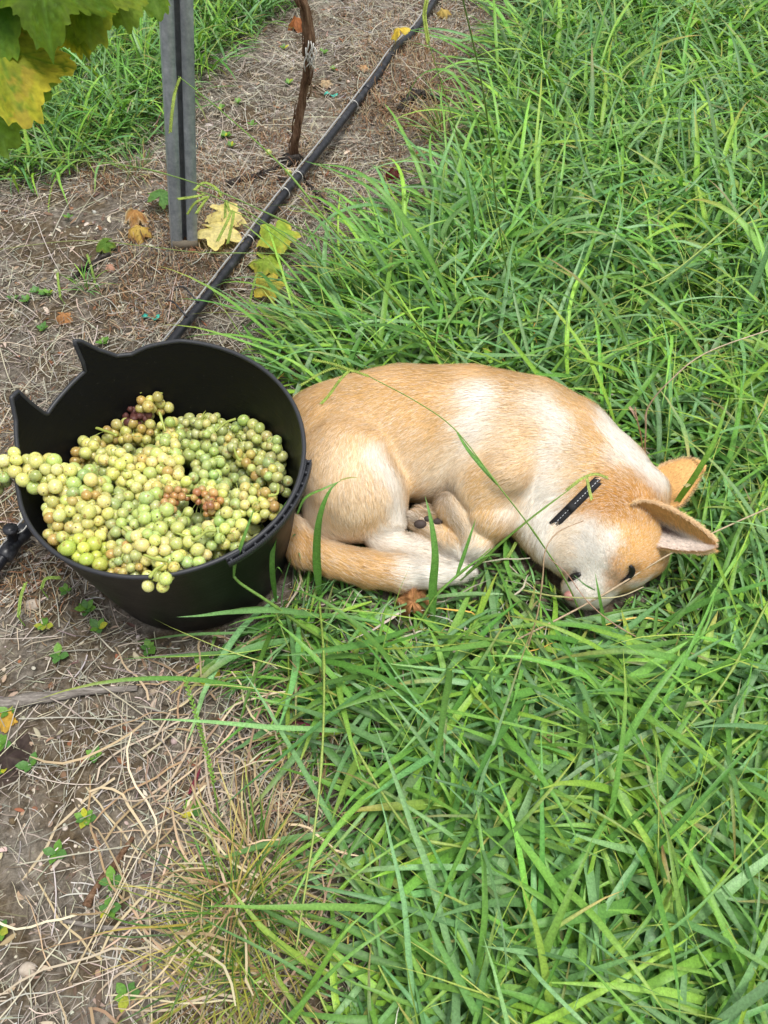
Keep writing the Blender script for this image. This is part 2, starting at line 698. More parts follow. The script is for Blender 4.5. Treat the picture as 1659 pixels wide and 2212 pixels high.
for axi in range(3):
    o1, o2 = [(1, 2), (2, 0), (0, 1)][axi]
    sl, sl2 = [slice(1, -1)] * 3, [slice(1, -1)] * 3
    sl[axi] = slice(0, -1)
    sl2[axi] = slice(1, None)
    A, B = ins[tuple(sl)], ins[tuple(sl2)]
    for flip, msk in ((0, A & ~B), (1, ~A & B)):
        q = np.argwhere(msk)
        q[:, o1] += 1
        q[:, o2] += 1

        def I(d1, d2):
            r = q.copy()
            r[:, o1] -= d1
            r[:, o2] -= d2
            return idx[r[:, 0], r[:, 1], r[:, 2]]
        f = np.c_[I(1, 1), I(0, 1), I(0, 0), I(1, 0)]
        Fq.append(f[:, ::-1] if flip else f)
DF = np.concatenate(Fq)
DF = DF[(DF >= 0).all(1)]
for _ in range(2):      # pull the vertices onto the surface
    DV = DV - grad(DV) * sdf(DV)[:, None] * .9
DN = grad(DV)


def dogdist(p):
    """distance to the dog by lookup; positive outside"""
    q = (p - lo) / hx
    ii = np.clip(np.round(q).astype(int), 0, N3 - 1)
    d = DG[ii[..., 0], ii[..., 1], ii[..., 2]]
    out = ((q < -1) | (q > N3)).any(-1)
    return np.where(out, .2, d)


# ears: cupped shells, part of the same skin
def ear(A, B, depth, nu=26, nv=16, thick=.0035, cupdir=1.0):
    a, b = catmull([at(*q) for q in A], nu), catmull([at(*q) for q in B], nu)
    v = np.linspace(0, 1, nv)
    u = np.linspace(0, 1, nu)
    Pm = a[:, None] * (1 - v)[None, :, None] + b[:, None] * v[None, :, None]
    away = FW + .3 * np.array([.3, 0, .2])
    Pm = Pm + away * (depth * (np.sin(np.pi * v)[None, :, None]) * (1 - .55 * u)[:, None, None]) * cupdir
    du = np.gradient(Pm, axis=0)
    dv = np.gradient(Pm, axis=1)
    n = np.cross(du, dv)
    n /= np.linalg.norm(n, axis=2)[..., None] + 1e-9
    if (n.mean((0, 1)) @ FW) < 0:
        n = -n
    th = thick * np.sqrt(np.clip(np.sin(np.pi * np.clip(v, .02, .98)), 0, 1))[None, :, None] * (1 - .5 * u)[:, None, None]
    front, back = Pm - n * th * .5, Pm + n * th * .5
    V = np.concatenate([front.reshape(-1, 3), back.reshape(-1, 3)])
    i, j = np.meshgrid(np.arange(nu - 1), np.arange(nv - 1), indexing='ij')
    i, j = i.ravel(), j.ravel()
    f = np.c_[i * nv + j, (i + 1) * nv + j, (i + 1) * nv + j + 1, i * nv + j + 1]
    K = nu * nv
    if (np.cross(V[f[0, 1]] - V[f[0, 0]], V[f[0, 2]] - V[f[0, 0]]) @ n[0, 0]) > 0:
        f = f[:, ::-1]
    fb = f[:, ::-1] + K
    rim = []
    for q in range(nu - 1):
        rim.append([q * nv, (q + 1) * nv, K + (q + 1) * nv, K + q * nv])
        rim.append([q * nv + nv - 1, K + q * nv + nv - 1, K + (q + 1) * nv + nv - 1, (q + 1) * nv + nv - 1])
    for q in range(nv - 1):
        b0 = (nu - 1) * nv
        rim.append([b0 + q, b0 + q + 1, K + b0 + q + 1, K + b0 + q])
    F_ = np.concatenate([f, fb, np.array(rim)])
    nn = np.concatenate([-n.reshape(-1, 3), n.reshape(-1, 3)])
    return V, F_, nn, np.r_[np.zeros(K), np.ones(K)], np.tile(np.repeat(u, nv), 2), np.tile(np.tile(v, nu), 2), np.tile(du.reshape(-1, 3), (2, 1))


EAR1 = ear([(1352, 1092, .165), (1385, 1080, .185), (1432, 1092, .195), (1480, 1118, .185), (1522, 1148, .165), (1547, 1171, .147)],
           [(1378, 1150, .135), (1400, 1176, .125), (1440, 1186, .125), (1485, 1191, .13), (1522, 1192, .137), (1545, 1187, .143)], .036, thick=.010)
EAR2 = ear([(1402, 1050, .13), (1422, 1014, .135), (1450, 1000, .14), (1482, 993, .14), (1506, 996, .135), (1512, 1001, .13)],
           [(1412, 1098, .125), (1455, 1096, .12), (1474, 1084, .12), (1491, 1062, .12), (1506, 1040, .122), (1518, 1016, .128)], .016, cupdir=-1.0, thick=.006)

# fur colouring: patches with their own place on the body; a few paint shade
TANC = np.array([.76, .475, .19])
DEEP = np.array([.60, .29, .065])
CREAM = np.array([.86, .70, .49])
WHITE = np.array([.95, .90, .81])
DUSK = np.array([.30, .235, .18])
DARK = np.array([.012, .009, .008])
PINK = np.array([.55, .3, .25])


def tr(x, y):
    return trace(x, y, .0)


PATCH = []


def patch(col, pts, r, soft=.6, amt=1.0):
    ps = [tr(*q) for q in pts]
    s_ = px2m(ps[0])
    PATCH.append((col, ps, r * s_, soft, amt))


patch(CREAM, [(760, 1000), (760, 1110)], 105, .8, .6)
patch(TANC, [(700, 905), (800, 955), (850, 1010)], 38, .9, .6)
patch(WHITE, [(812, 985), (848, 1045), (862, 1125)], 30, .8, .95)
patch(WHITE, [(660, 1080), (680, 1140), (720, 1165)], 32, .9, .55)
patch(TANC, [(795, 1130), (800, 1165)], 20, .7, .8)
patch(CREAM, [(1018, 850), (1012, 940), (970, 1030)], 46, .8, 1)
patch(WHITE, [(1025, 852), (1030, 890), (1015, 930)], 34, .8, 1)
patch(CREAM, [(1160, 865), (1195, 960), (1190, 1050)], 50, .8, .85)
patch(WHITE, [(1170, 880), (1200, 915), (1185, 960), (1160, 1040)], 28, .9, .85)
patch(CREAM, [(1070, 930), (1100, 1060)], 48, .95, .6)
patch(CREAM, [(880, 1000), (960, 1040)], 50, .95, .5)
patch(CREAM, [(935, 1040), (960, 1060)], 26, .9, .6)
patch(DUSK, [(905, 1110), (940, 1095), (965, 1070)], 24, .7, .7)  # shade of the gap between belly and legs, put into the coat colour
patch(WHITE, [(1165, 1085), (1165, 1130), (1195, 1195)], 46, .7, .95)
patch(WHITE, [(1100, 1120), (1150, 1150)], 26, .9, .7)
patch(CREAM, [(990, 1105), (1035, 1185)], 28, .8, .8)
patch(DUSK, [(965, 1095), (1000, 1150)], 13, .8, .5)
patch(WHITE, [(1045, 1195), (1020, 1210)], 24, .8, .7)
patch(WHITE, [(815, 1160), (960, 1205)], 32, .5, .85)
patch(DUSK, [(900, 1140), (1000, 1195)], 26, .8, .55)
patch(CREAM, [(925, 1135), (985, 1180)], 14, .9, .6)
patch(WHITE, [(895, 1240), (1018, 1236)], 48, .45, 1)
patch(TANC, [(660, 1190), (720, 1225), (850, 1245)], 40, .5, .9)
patch(DEEP, [(645, 1160), (700, 1240), (780, 1268)], 16, .9, .45)
patch(WHITE, [(900, 1236), (1018, 1236)], 46, .4, 1)
patch(WHITE, [(1316, 918), (1350, 962), (1390, 1006), (1416, 1038)], 40, .3, 1)
patch(WHITE, [(1312, 985), (1345, 1000)], 16, .9, .7)
patch(DEEP, [(1290, 1090), (1330, 1068), (1375, 1062), (1405, 1085)], 50, .8, .9)
patch(TANC * [.95, .85, .7], [(1385, 1180), (1410, 1215)], 48, .8, .9)
patch(DEEP * .75, [(1322, 1098), (1335, 1088), (1352, 1084)], 9, .9, .8)  # painted shade in the crease behind the near ear
patch(DEEP, [(1318, 1098), (1355, 1108)], 22, .8, .6)
patch(WHITE, [(1262, 1165), (1275, 1200), (1285, 1240)], 50, .55, 1)
patch(WHITE, [(1270, 1262), (1245, 1278), (1300, 1295)], 50, .4, 1)
patch(WHITE, [(1318, 1160), (1300, 1225)], 22, .8, .9)
patch(CREAM, [(1225, 1150), (1215, 1190)], 26, .9, .7)
patch(DEEP, [(1332, 1215), (1330, 1262)], 20, .8, .7)
patch(WHITE, [(1372, 1262), (1398, 1252)], 15, .8, .9)
patch(DARK, [(1360, 1226), (1358, 1240), (1347, 1254)], 5.5, .5, .95)
patch(DARK, [(1237, 1248), (1246, 1241)], 10, .6, .97)
patch(PINK, [(1230, 1290), (1238, 1296)], 8, .6, .8)


def furcol(p):
    c = np.tile(TANC, (len(p), 1))
    lowz = sm(.03, .0, p[:, 2])[:, None]
    wob = .010 * vnoise(p[:, 0] * 60, p[:, 1] * 60 + p[:, 2] * 80, 7) + .006 * vnoise(p[:, 0] * 170, p[:, 1] * 170 + p[:, 2] * 120, 8)
    v = vnoise(p[:, 0] * 22, p[:, 1] * 22 + p[:, 2] * 20, 9)[:, None]
    c = c * (1 + .1 * v) + np.array([.06, .07, .07]) * np.clip(v, 0, 1)
    for col, ps, r, soft, amt in PATCH:
        d = np.full(len(p), 9.)
        for a, b in (zip(ps[:-1], ps[1:]) if len(ps) > 1 else [(ps[0], ps[0] + 1e-4)]):
            ba = b - a
            h = np.clip(((p - a) @ ba) / (ba @ ba), 0, 1)
            d = np.minimum(d, np.linalg.norm(p - a - h[:, None] * ba, axis=1))
        d = d + wob * min(1, r / .02)
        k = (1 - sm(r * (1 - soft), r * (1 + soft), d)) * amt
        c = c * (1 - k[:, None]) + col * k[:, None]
    return c


def earcol(e, far):
    V, F_, nn, side_, u, v, du = e
    c = np.tile(TANC * [1.05, 1, .95], (len(V), 1))
    if not far:
        inner = (side_ == 0)
        k = inner * np.maximum(sm(0.2, .34, v) * sm(1.02, .93, v) * sm(1.0, .92, u), 0)
        c = c * (1 - k[:, None]) + np.array([.88, .76, .66]) * k[:, None]
        k = inner * sm(.72, .42, u) * sm(.06, .2, u) * np.exp(-((v - .43) / .14) ** 2) * .95
        c = c * (1 - k[:, None]) + np.array([.10, .05, .045]) * k[:, None]  # shade deep in the ear cup, painted into the colour
        k = inner * sm(.2, 0, u)
        c = c * (1 - k[:, None]) + TANC * k[:, None]
    return c


# flow of the coat
FLOW = [((690, 880), (-.7, .7)), ((800, 820), (-1, .25)), ((950, 805), (-1, .12)), ((1100, 820), (-1, -.05)), ((800, 900), (-.9, .5)),
        ((900, 930), (-1, .55)), ((1000, 930), (-1, .35)), ((900, 1040), (-.8, .8)), ((1120, 900), (-1, .1)), ((1120, 1000), (-1, .35)),
        ((1200, 900), (-1, -.2)), ((1250, 930), (-.9, -.4)), ((1330, 950), (-.7, -.75)), ((1400, 1020), (-.7, -.7)), ((1220, 1030), (-1, .25)),
        ((1160, 1100), (-.4, 1)), ((1195, 1190), (-.1, 1)), ((1060, 1050), (-.8, .5)), ((1040, 1130), (-.4, .9)), ((1035, 1195), (-.7, .5)),
        ((760, 980), (-.2, 1)), ((700, 1050), (-.1, 1)), ((800, 1050), (.25, 1)), ((850, 1080), (.25, 1)), ((780, 1140), (.1, 1)), ((690, 960), (-.5, 1)),
        ((840, 1170), (1, .15)), ((940, 1200), (1, .3)), ((650, 1170), (.5, 1)), ((720, 1220), (1, .5)), ((800, 1240), (1, .2)), ((900, 1240), (1, 0)), ((1000, 1236), (1, -.1)),
        ((925, 1135), (-1, -.6)), ((990, 1120), (.6, 1)), ((1290, 1080), (-.7, .1)), ((1250, 1110), (-1, .4)), ((1340, 1070), (-.6, -.5)), ((1400, 1080), (.2, -.8)),
        ((1300, 1150), (-.3, -1)), ((1350, 1170), (.3, -1)), ((1390, 1200), (.7, -.5)), ((1260, 1190), (-.5, -.6)), ((1220, 1190), (-1, .1)), ((1290, 1240), (-.05, -1)),
        ((1260, 1285), (-.2, -1)), ((1300, 1290), (.4, -.8)), ((1345, 1240), (.5, -1)), ((1400, 1240), (1, -.1)), ((1265, 1000), (-1, -.1)), ((1230, 1080), (-.9, .35))]
FP = np.array([tr(*a) for a, b in FLOW])
FD = np.array([np.array([b[0], 0, 0]) - UP * b[1] for a, b in FLOW])
FD /= np.linalg.norm(FD, axis=1)[:, None]


def flow(p):
    out = np.zeros_like(p)
    for s_ in range(0, len(p), 20000):
        q = p[s_:s_ + 20000]
        d2 = ((q[:, None] - FP[None]) ** 2).sum(-1) + .015 ** 2
        wgt = d2 ** -2.2
        out[s_:s_ + 20000] = (wgt[..., None] * FD[None]).sum(1) / wgt.sum(1)[:, None]
    return out


M_SKIN = mat('dog_coat', attr='Col', rough=.85, spec=.15)
P(M_SKIN).inputs['Sheen Weight'].default_value = .15
M_FUR = mat('fur_strand', attr='Col', rough=.6, spec=.25)
M_BLK = mat('eyelid_black', (.008, .007, .007), .35)
M_PAD = mat('paw_pad', (.05, .035, .03), .7)

dogroot = empty('sleeping_dog', (.15, .86, 0))
props(dogroot, 'tan and white dog curled up asleep on the grass beside the black tub', 'dog')
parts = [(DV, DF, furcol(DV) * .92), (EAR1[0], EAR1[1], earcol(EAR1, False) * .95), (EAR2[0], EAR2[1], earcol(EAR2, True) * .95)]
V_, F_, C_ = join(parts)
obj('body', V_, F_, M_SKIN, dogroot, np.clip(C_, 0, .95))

# fur strands
aq = DV[DF]
area = .5 * np.linalg.norm(np.cross(aq[:, 2] - aq[:, 0], aq[:, 3] - aq[:, 1]), axis=1)
fcen = aq.mean(1)
fn = DN[DF].mean(1)
vis = ((fn * (CAM - fcen)).sum(1) > -.045) & (fcen[:, 2] > -.005)
wt = area * vis * np.where(fcen[:, 0] > .27, 2.2, 1.0)
NH = 230000
fi = R.choice(len(DF), NH, p=wt / wt.sum())
uv = R.rand(NH, 2)
q = aq[fi]
hp = (q[:, 0] * ((1 - uv[:, :1]) * (1 - uv[:, 1:])) + q[:, 1] * (uv[:, :1] * (1 - uv[:, 1:])) + q[:, 2] * (uv[:, :1] * uv[:, 1:]) + q[:, 3] * ((1 - uv[:, :1]) * uv[:, 1:]))
# half of the hairs grow in streaks that follow the lie of the coat
ns_ = NH // 30
ks_ = ns_ * 12
seedp = hp[:ns_]
sd_dir = flow(seedp)
sd_n = grad(seedp)
sd_s = np.cross(sd_dir, sd_n)
hp[:ks_] = (seedp[:, None] + sd_dir[:, None] * R.uniform(-.011, .011, (ns_, 12, 1)) + sd_s[:, None] * (R.randn(ns_, 12, 1) * .0009)).reshape(-1, 3)
for _ in range(2):
    hp[:ks_] -= grad(hp[:ks_]) * sdf(hp[:ks_])[:, None]
fn_all = fn[fi]
fn_all[:ks_] = grad(hp[:ks_])
hn = fn_all
hn /= np.linalg.norm(hn, axis=1)[:, None]
hd = flow(hp)
# length by body region
FACE, TAILC, NECK = tr(1300, 1200), tr(800, 1240), tr(1350, 975)
dface = np.linalg.norm(hp - FACE, axis=1)
Lh = .0155 * (1 - .62 * sm(.14, .07, dface))
tailk = sm(.018, .0, np.abs(hp[:, 1] - (tr(820, 1240)[1])) - .03) * (hp[:, 2] < .085) * (hp[:, 0] < .13) * (hp[:, 1] < .80)
Lh = Lh * (1 + .5 * tailk)
for q_, r_, m_ in ((tr(1190, 1180), .05, .7), (NECK, .06, .7), (tr(1310, 900), .04, .7), (tr(1240, 1120), .05, .5), (tr(940, 1080), .03, .5)):
    Lh = Lh * (1 + m_ * np.exp(-((hp - q_) ** 2).sum(1) / r_ ** 2))
Lh *= R.uniform(.7, 1.25, NH)
collar_mask = np.ones(NH, bool)
hc = furcol(hp + hd * (R.rand(NH, 1) ** 1.5 * 0.034 * (1 - .7 * sm(.14, .07, dface))[:, None]) + .0015 * R.randn(NH, 3))
lum = R.normal(1, .09, NH)[:, None]
lum[:ks_] *= np.repeat(R.normal(1, .08, (ns_, 1)), 12, 0)
hc = hc * lum
lt = (R.rand(NH) < .25)[:, None]
hc = np.where(lt, hc * .55 + WHITE * .45, hc)
hc = np.where((R.rand(NH) < .12)[:, None], hc * [.8, .72, .62], hc)


def ear_hairs(e, n, col, L0):
    V, F_, nn, side_, u, v, du = e
    nu_, nv_ = 26, 16
    iu, iv, sdn = R.randint(0, nu_ - 1, n), R.randint(0, nv_ - 1, n), R.randint(0, 2, n)
    k = sdn * nu_ * nv_ + iu * nv_ + iv
    fu, fv = R.rand(n, 1), R.rand(n, 1)
    d = du[k] / (np.linalg.norm(du[k], axis=1)[:, None] + 1e-9)
    base = (V[k] * (1 - fu) + V[k + nv_] * fu) * (1 - fv) + (V[k + 1] * (1 - fu) + V[k + nv_ + 1] * fu) * fv
    return base, nn[k], d, np.full(n, L0) * R.uniform(.6, 1.3, n), col[k] * R.normal(1.05, .17, (n, 1))


b1 = ear_hairs(EAR1, 16000, earcol(EAR1, False), .0075)
b2 = ear_hairs(EAR2, 11000, earcol(EAR2, True), .006)


def strands(bp, bn, bd, L, C, wid, name, parent, lift=.24, messy=.14):
    n = len(bp)
    bd = bd + messy * R.randn(n, 3) * np.linalg.norm(bd, axis=1).mean()
    t = bd - bn * (bd * bn).sum(1)[:, None]
    t /= np.linalg.norm(t, axis=1)[:, None] + 1e-9
    lf = (lift * R.uniform(.5, 1.6, n))[:, None]
    p0 = bp - bn * .001
    p1 = bp + L[:, None] * .5 * (t + bn * lf)
    p2 = p1 + L[:, None] * .5 * (t + bn * (lf * .15) - np.array([0, 0, .12]))
    sdv = np.cross(t, bn)
    wv = sdv * (wid * .5)
    V = np.stack([p0 - wv, p0 + wv, p1 - wv * .85, p1 + wv * .85, p2], 1).reshape(-1, 3)
    o = np.arange(n)[:, None] * 5
    F = [np.concatenate([o + [[2, 3, 4]]]), np.concatenate([o + [[0, 1, 3, 2]]])]
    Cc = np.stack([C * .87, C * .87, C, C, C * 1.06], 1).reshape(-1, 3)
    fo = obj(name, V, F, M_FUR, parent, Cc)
    props(fo, None, None, None, 'stuff')
    return fo


# collar: a ring round the neck, raised where the coat parts over it
ck = catmull([tr(1203, 1137), tr(1222, 1108), tr(1248, 1082), tr(1275, 1061), tr(1300, 1041)], 30)
cmid = ck[15]
na = ck[-1] - ck[0]
na /= np.linalg.norm(na)
neck_ax = np.cross(grad(cmid[None])[0], na)
neck_ax /= np.linalg.norm(neck_ax)
cen = cmid - grad(cmid[None])[0] * .075
ua = na
vb = np.cross(neck_ax, ua)
ring = []
for a in np.linspace(0, 2 * np.pi, 120, endpoint=False):
    dr = ua * math.cos(a) + vb * math.sin(a)
    ts = np.linspace(.02, .16, 90)
    dd = sdf(cen + dr * ts[:, None])
    kk = np.argmax(dd > 0) if (dd > 0).any() else 60
    ring.append(cen + dr * ts[kk])
ring = np.array(ring)
for _ in range(10):
    ring = (np.roll(ring, 1, 0) + ring * 2 + np.roll(ring, -1, 0)) / 4
dv = np.linalg.norm(ring[:, None] - ck[None], axis=2).min(1)
raise_ = np.where(dv < .010, 1, 0).astype(float)
for _ in range(9):
    raise_ = (np.roll(raise_, 1) + raise_ * 2 + np.roll(raise_, -1)) / 4
gr = ring - cen
gr /= np.linalg.norm(gr, axis=1)[:, None]
for _ in range(6):
    gr = (np.roll(gr, 1, 0) + 2 * gr + np.roll(gr, -1, 0)) / 4
gr /= np.linalg.norm(gr, axis=1)[:, None]
ringr = ring + gr * (-.008 + .0106 * raise_)[:, None]
ringr[:, 2] = np.maximum(ringr[:, 2], .006)
cw = .0082


def band(off_a, off_b, h0, h1, path=ringr):
    k = len(path)
    rows = [path + neck_ax * off_a + gr * h0, path + neck_ax * off_a + gr * h1, path + neck_ax * off_b + gr * h1, path + neck_ax * off_b + gr * h0]
    V = np.stack(rows, 1).reshape(-1, 3)
    F = []
    for q in range(k):
        for e in range(4):
            F.append([q * 4 + e, q * 4 + (e + 1) % 4, ((q + 1) % k) * 4 + (e + 1) % 4, ((q + 1) % k) * 4 + e])
    return V, [np.array(F)]


M_COL = mat('collar_webbing', (.012, .012, .014), .7)
bn_ = noise(M_COL, 900, 2)
bump(M_COL, bn_.outputs[0], .4, .0005)
M_ST = mat('reflective_stitch', (.7, .72, .75), .5)
cv, cf = band(-cw, cw, 0, .0028)
col_o = obj('collar', cv, cf, M_COL, dogroot)
props(col_o, 'black webbing collar with a dashed white stitch line')
st = []
L_ = np.concatenate([[0], np.cumsum(np.linalg.norm(np.diff(ringr, axis=0), axis=1))])
for s0 in np.arange(0, L_[-1], .0056):
    p_ = np.array([np.interp(s0 + .0016, L_, ringr[:, c]) for c in range(3)])
    p2_ = np.array([np.interp(s0 + .0018, L_, ringr[:, c]) for c in range(3)])
    g_ = np.array([np.interp(s0 + .0016, L_, gr[:, c]) for c in range(3)])
    t_ = (p2_ - p_)
    t_ /= np.linalg.norm(t_) + 1e-9
    st.append(box(p_ + g_ * .0031, .0030, .0009, .0006, [t_, neck_ax, g_]))
sv, sf, _ = join(st)
props(obj('stitching', sv, sf, M_ST, dogroot), None, None, None, 'stuff')
o_ = obj('buckle', *box(ringr[np.argmin(np.linalg.norm(ringr - ck[11], axis=1))] + gr[np.argmin(np.linalg.norm(ringr - ck[11], axis=1))] * .003, .014, .015, .004,
                        [na, neck_ax, np.cross(na, neck_ax)]), M_COL, dogroot, None, False)

# hairs are parted over the open stretch of the collar
vis_r = ringr[raise_ > .5]
dcol = np.full(NH, 9.)
for q_ in vis_r[::2]:
    along = (hp - q_) @ neck_ax
    perp = np.linalg.norm((hp - q_) - along[:, None] * neck_ax, axis=1)
    dcol = np.minimum(dcol, np.where(perp < .016, np.abs(along - .005), 9))
Lh = Lh * np.where(dcol < .0066, .2, 1)
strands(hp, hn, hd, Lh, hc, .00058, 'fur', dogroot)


def fringe(e, n, col, L0):
    V, F_, nn, side_, u, v, du = e
    iu = R.randint(2, 25, n)
    top_ = R.rand(n) < .55
    k = iu * 16 + np.where(top_, 0, 15)
    k2 = iu * 16 + np.where(top_, 2, 13)
    out = V[k] - V[k2]
    out /= np.linalg.norm(out, axis=1)[:, None] + 1e-9
    dd_ = du[k] / (np.linalg.norm(du[k], axis=1)[:, None] + 1e-9)
    f = R.rand(n, 1)
    base = V[k] * (1 - f) + V[k - 16] * f - out * .001
    return base, out, dd_ + .25 * nn[k] * R.randn(n, 1), L0 * R.uniform(.5, 1.3, n), (col[k] * .5 + CREAM * .5) * R.normal(1, .12, (n, 1))


for e_, c_ in ((EAR1, earcol(EAR1, False)), (EAR2, earcol(EAR2, True))):
    fb_ = fringe(e_, 4200, c_, .0075)
    strands(*fb_[:3], fb_[3], fb_[4], .0006, 'ear_fringe', dogroot, .9, .35)
strands(*b1[:3], b1[3], b1[4], .0006, 'ear_fur', dogroot, .8, .3)
strands(*b2[:3], b2[3], b2[4], .0006, 'ear_fur', dogroot, .6, .3)

# closed eyes, nose, pads, whiskers
for pts_, rr_ in (([(1361, 1221), (1365, 1232), (1359, 1245), (1344, 1258)], 7.6), ([(1228, 1254), (1238, 1246), (1254, 1239)], 8)):
    pp = catmull([trace(a, b) for a, b in pts_], 12)
    rad = rr_ * px2m(pp[0]) * np.sin(np.linspace(.25, np.pi - .25, 12)) ** .6
    lid = obj('eyelid', *tube(pp + np.array([0, -.001, .001]), rad, 8), M_BLK, dogroot)
    lash = []
    for q in range(26):
        b_ = pp[R.randint(1, 11)]
        d_ = UP * R.uniform(-1, -.2) + np.array([R.uniform(-.9, .6), 0, 0]) - FW * .8
        d_ /= np.linalg.norm(d_)
        lash.append(tube([b_, b_ + d_ * .004, b_ + d_ * .008 - np.array([0, 0, .001])], [.0005, .0004, .0001], 3, False))
    lv, lf_, _ = join(lash)
    obj('eyelash', lv, lf_, M_BLK, lid)
nz = trace(1231, 1287)
sv, sf = sphere(14, 10)
M_NOSE = mat('nose_leather', (.42, .2, .17), .4)
obj('nose', sv * [.011, .009, .008] + nz, sf, M_NOSE, dogroot)
for (x_, y_, a_, b_) in ((908, 1132, .0115, .008), (944, 1126, .0105, .007), (925, 1121, .008, .006)):
    c_ = trace(x_, y_)
    obj('paw_pad', sv * [a_, b_, b_] + c_ - FW * .002, sf, M_PAD, dogroot)
wh = []
for q in range(16):
    b_ = trace(1250 + R.uniform(-15, 45), 1272 + R.uniform(-15, 15))
    d_ = np.array([R.choice([-1, 1]) * R.uniform(.5, 1), 0, 0]) + UP * R.uniform(-.3, .7) - FW * .5
    d_ /= np.linalg.norm(d_)
    wh.append(tube(catmull([b_, b_ + d_ * .015, b_ + d_ * .03 - np.array([0, 0, .006])], 6), np.linspace(.00035, .0001, 6), 3, False))
wv_, wf_, _ = join(wh)
obj('whiskers', wv_, wf_, mat('whisker', (.75, .72, .66), .4), dogroot)['kind'] = 'stuff'
# ------------------------------------------------------------------ the black harvest tub
m = M_TUB = mat('black_rubber', (.006, .006, .007), .42, spec=.22)
nt = noise(m, 6, 5, .6)
rr = ramp(m, nt.outputs[0], [(.3, (.38, .38, .38)), (.7, (.6, .6, .6))])
lk(m, rr.outputs[0], P(m).inputs['Roughness'])
nl = noise(m, 40, 4, .6, stretch=(.5, .5, 9))
bump(m, nl.outputs[0], .35, .0012)
ns = noise(m, 160, 3, .7)
dust = ramp(m, ns.outputs[0], [(.66, (.0035, .0037, .0045)), (.80, (.05, .047, .043))])
nb = noise(m, 7, 4, .7)
smear = ramp(m, nb.outputs[0], [(.5, (0, 0, 0)), (.8, (.008, .008, .009))])
lk(m, dust.outputs[0], P(m).inputs['Base Color'])
M_RIM = mat('worn_rim', (.026, .028, .033), .5)

RT, RB = .215, .163
azs = np.array([0, 30, 60, 90, 105, 112, 118, 124, 129, 131.5, 132.2, 145, 157, 158.2, 160.5, 162, 166, 171, 182, 200, 270, 330, 360.])
zts = np.array([.287, .295, .303, .312, .306, .299, .304, .325, .351, .357, .302, .291, .283, .287, .318, .348, .350, .322, .291, .281, .278, .280, .287])


def ztop(a):
    return np.interp(np.mod(a, 360), azs, zts)


def rad_at(z):
    return RB + (RT - RB) * np.clip(z / .28, 0, 1.3)


A_ = np.unique(np.round(np.concatenate([np.arange(0, 360, 1.8), np.arange(104, 184, .6), azs[:-1], [131.8, 157.6]]) / .4) * .4)
A_ = A_[A_ < 359.9]
nz_ = 26
th = np.radians(A_)
tv = np.linspace(0, 1, nz_)
flare = 1 + .02 * (np.exp(-((np.mod(A_ - 328 + 180, 360) - 180) / 28) ** 2))
horn = 0 * ztop(A_)
Vt, Ft = [], []
for side_ in (0, 1):        # outer, inner
    th_ = .0035 * side_
    z0 = .006 * side_
    Z = np.where(tv[None] < .6, z0 + (.262 - z0) * tv[None] / .6, .262 + (ztop(A_)[:, None] - .262) * (tv[None] - .6) / .4)
    Rr = rad_at(Z) - th_ - horn[:, None] * np.clip((tv[None] - .6) / .4, 0, 1) ** 2
    Rr = Rr * (1 + (flare[:, None] - 1) * tv[None] ** 3) - .006 * np.exp(-(Z / .006)) * (1 - side_)
    Vt.append(np.stack([TUB[0] + Rr * np.cos(th)[:, None], TUB[1] + Rr * np.sin(th)[:, None], Z], -1).reshape(-1, 3))
na_ = len(A_)
i, j = np.meshgrid(np.arange(na_), np.arange(nz_ - 1), indexing='ij')
i, j = i.ravel(), j.ravel()
i2 = (i + 1) % na_
fo_ = np.c_[i * nz_ + j, i2 * nz_ + j, i2 * nz_ + j + 1, i * nz_ + j + 1]
K = na_ * nz_
ia = np.arange(na_)
ib = (ia + 1) % na_
top = np.c_[ia * nz_ + nz_ - 1, ib * nz_ + nz_ - 1, K + ib * nz_ + nz_ - 1, K + ia * nz_ + nz_ - 1]
Vt = np.vstack(Vt + [np.array([[TUB[0], TUB[1], .0], [TUB[0], TUB[1], .006]])])
bo = np.c_[ib * nz_, ia * nz_, np.full(na_, 2 * K)]
bi = np.c_[K + ia * nz_, K + ib * nz_, np.full(na_, 2 * K + 1)]
tub = empty('harvest_tub', (TUB[0], TUB[1], 0))
props(tub, 'black rubber harvest tub full of green grapes with a torn handle', 'tub')
obj('tub_wall', Vt, [fo_, (fo_ + K)[:, ::-1], top, bo, bi], M_TUB, tub)
# rounded lip along the edge
lipP = np.c_[TUB[0] + (rad_at(ztop(A_)) * flare - horn - .0016) * np.cos(th), TUB[1] + (rad_at(ztop(A_)) * flare - horn - .0016) * np.sin(th), ztop(A_)]
lipP = np.vstack([lipP, lipP[:1]])
obj('rim', *tube(lipP, .0036, 8, False), M_RIM, tub)
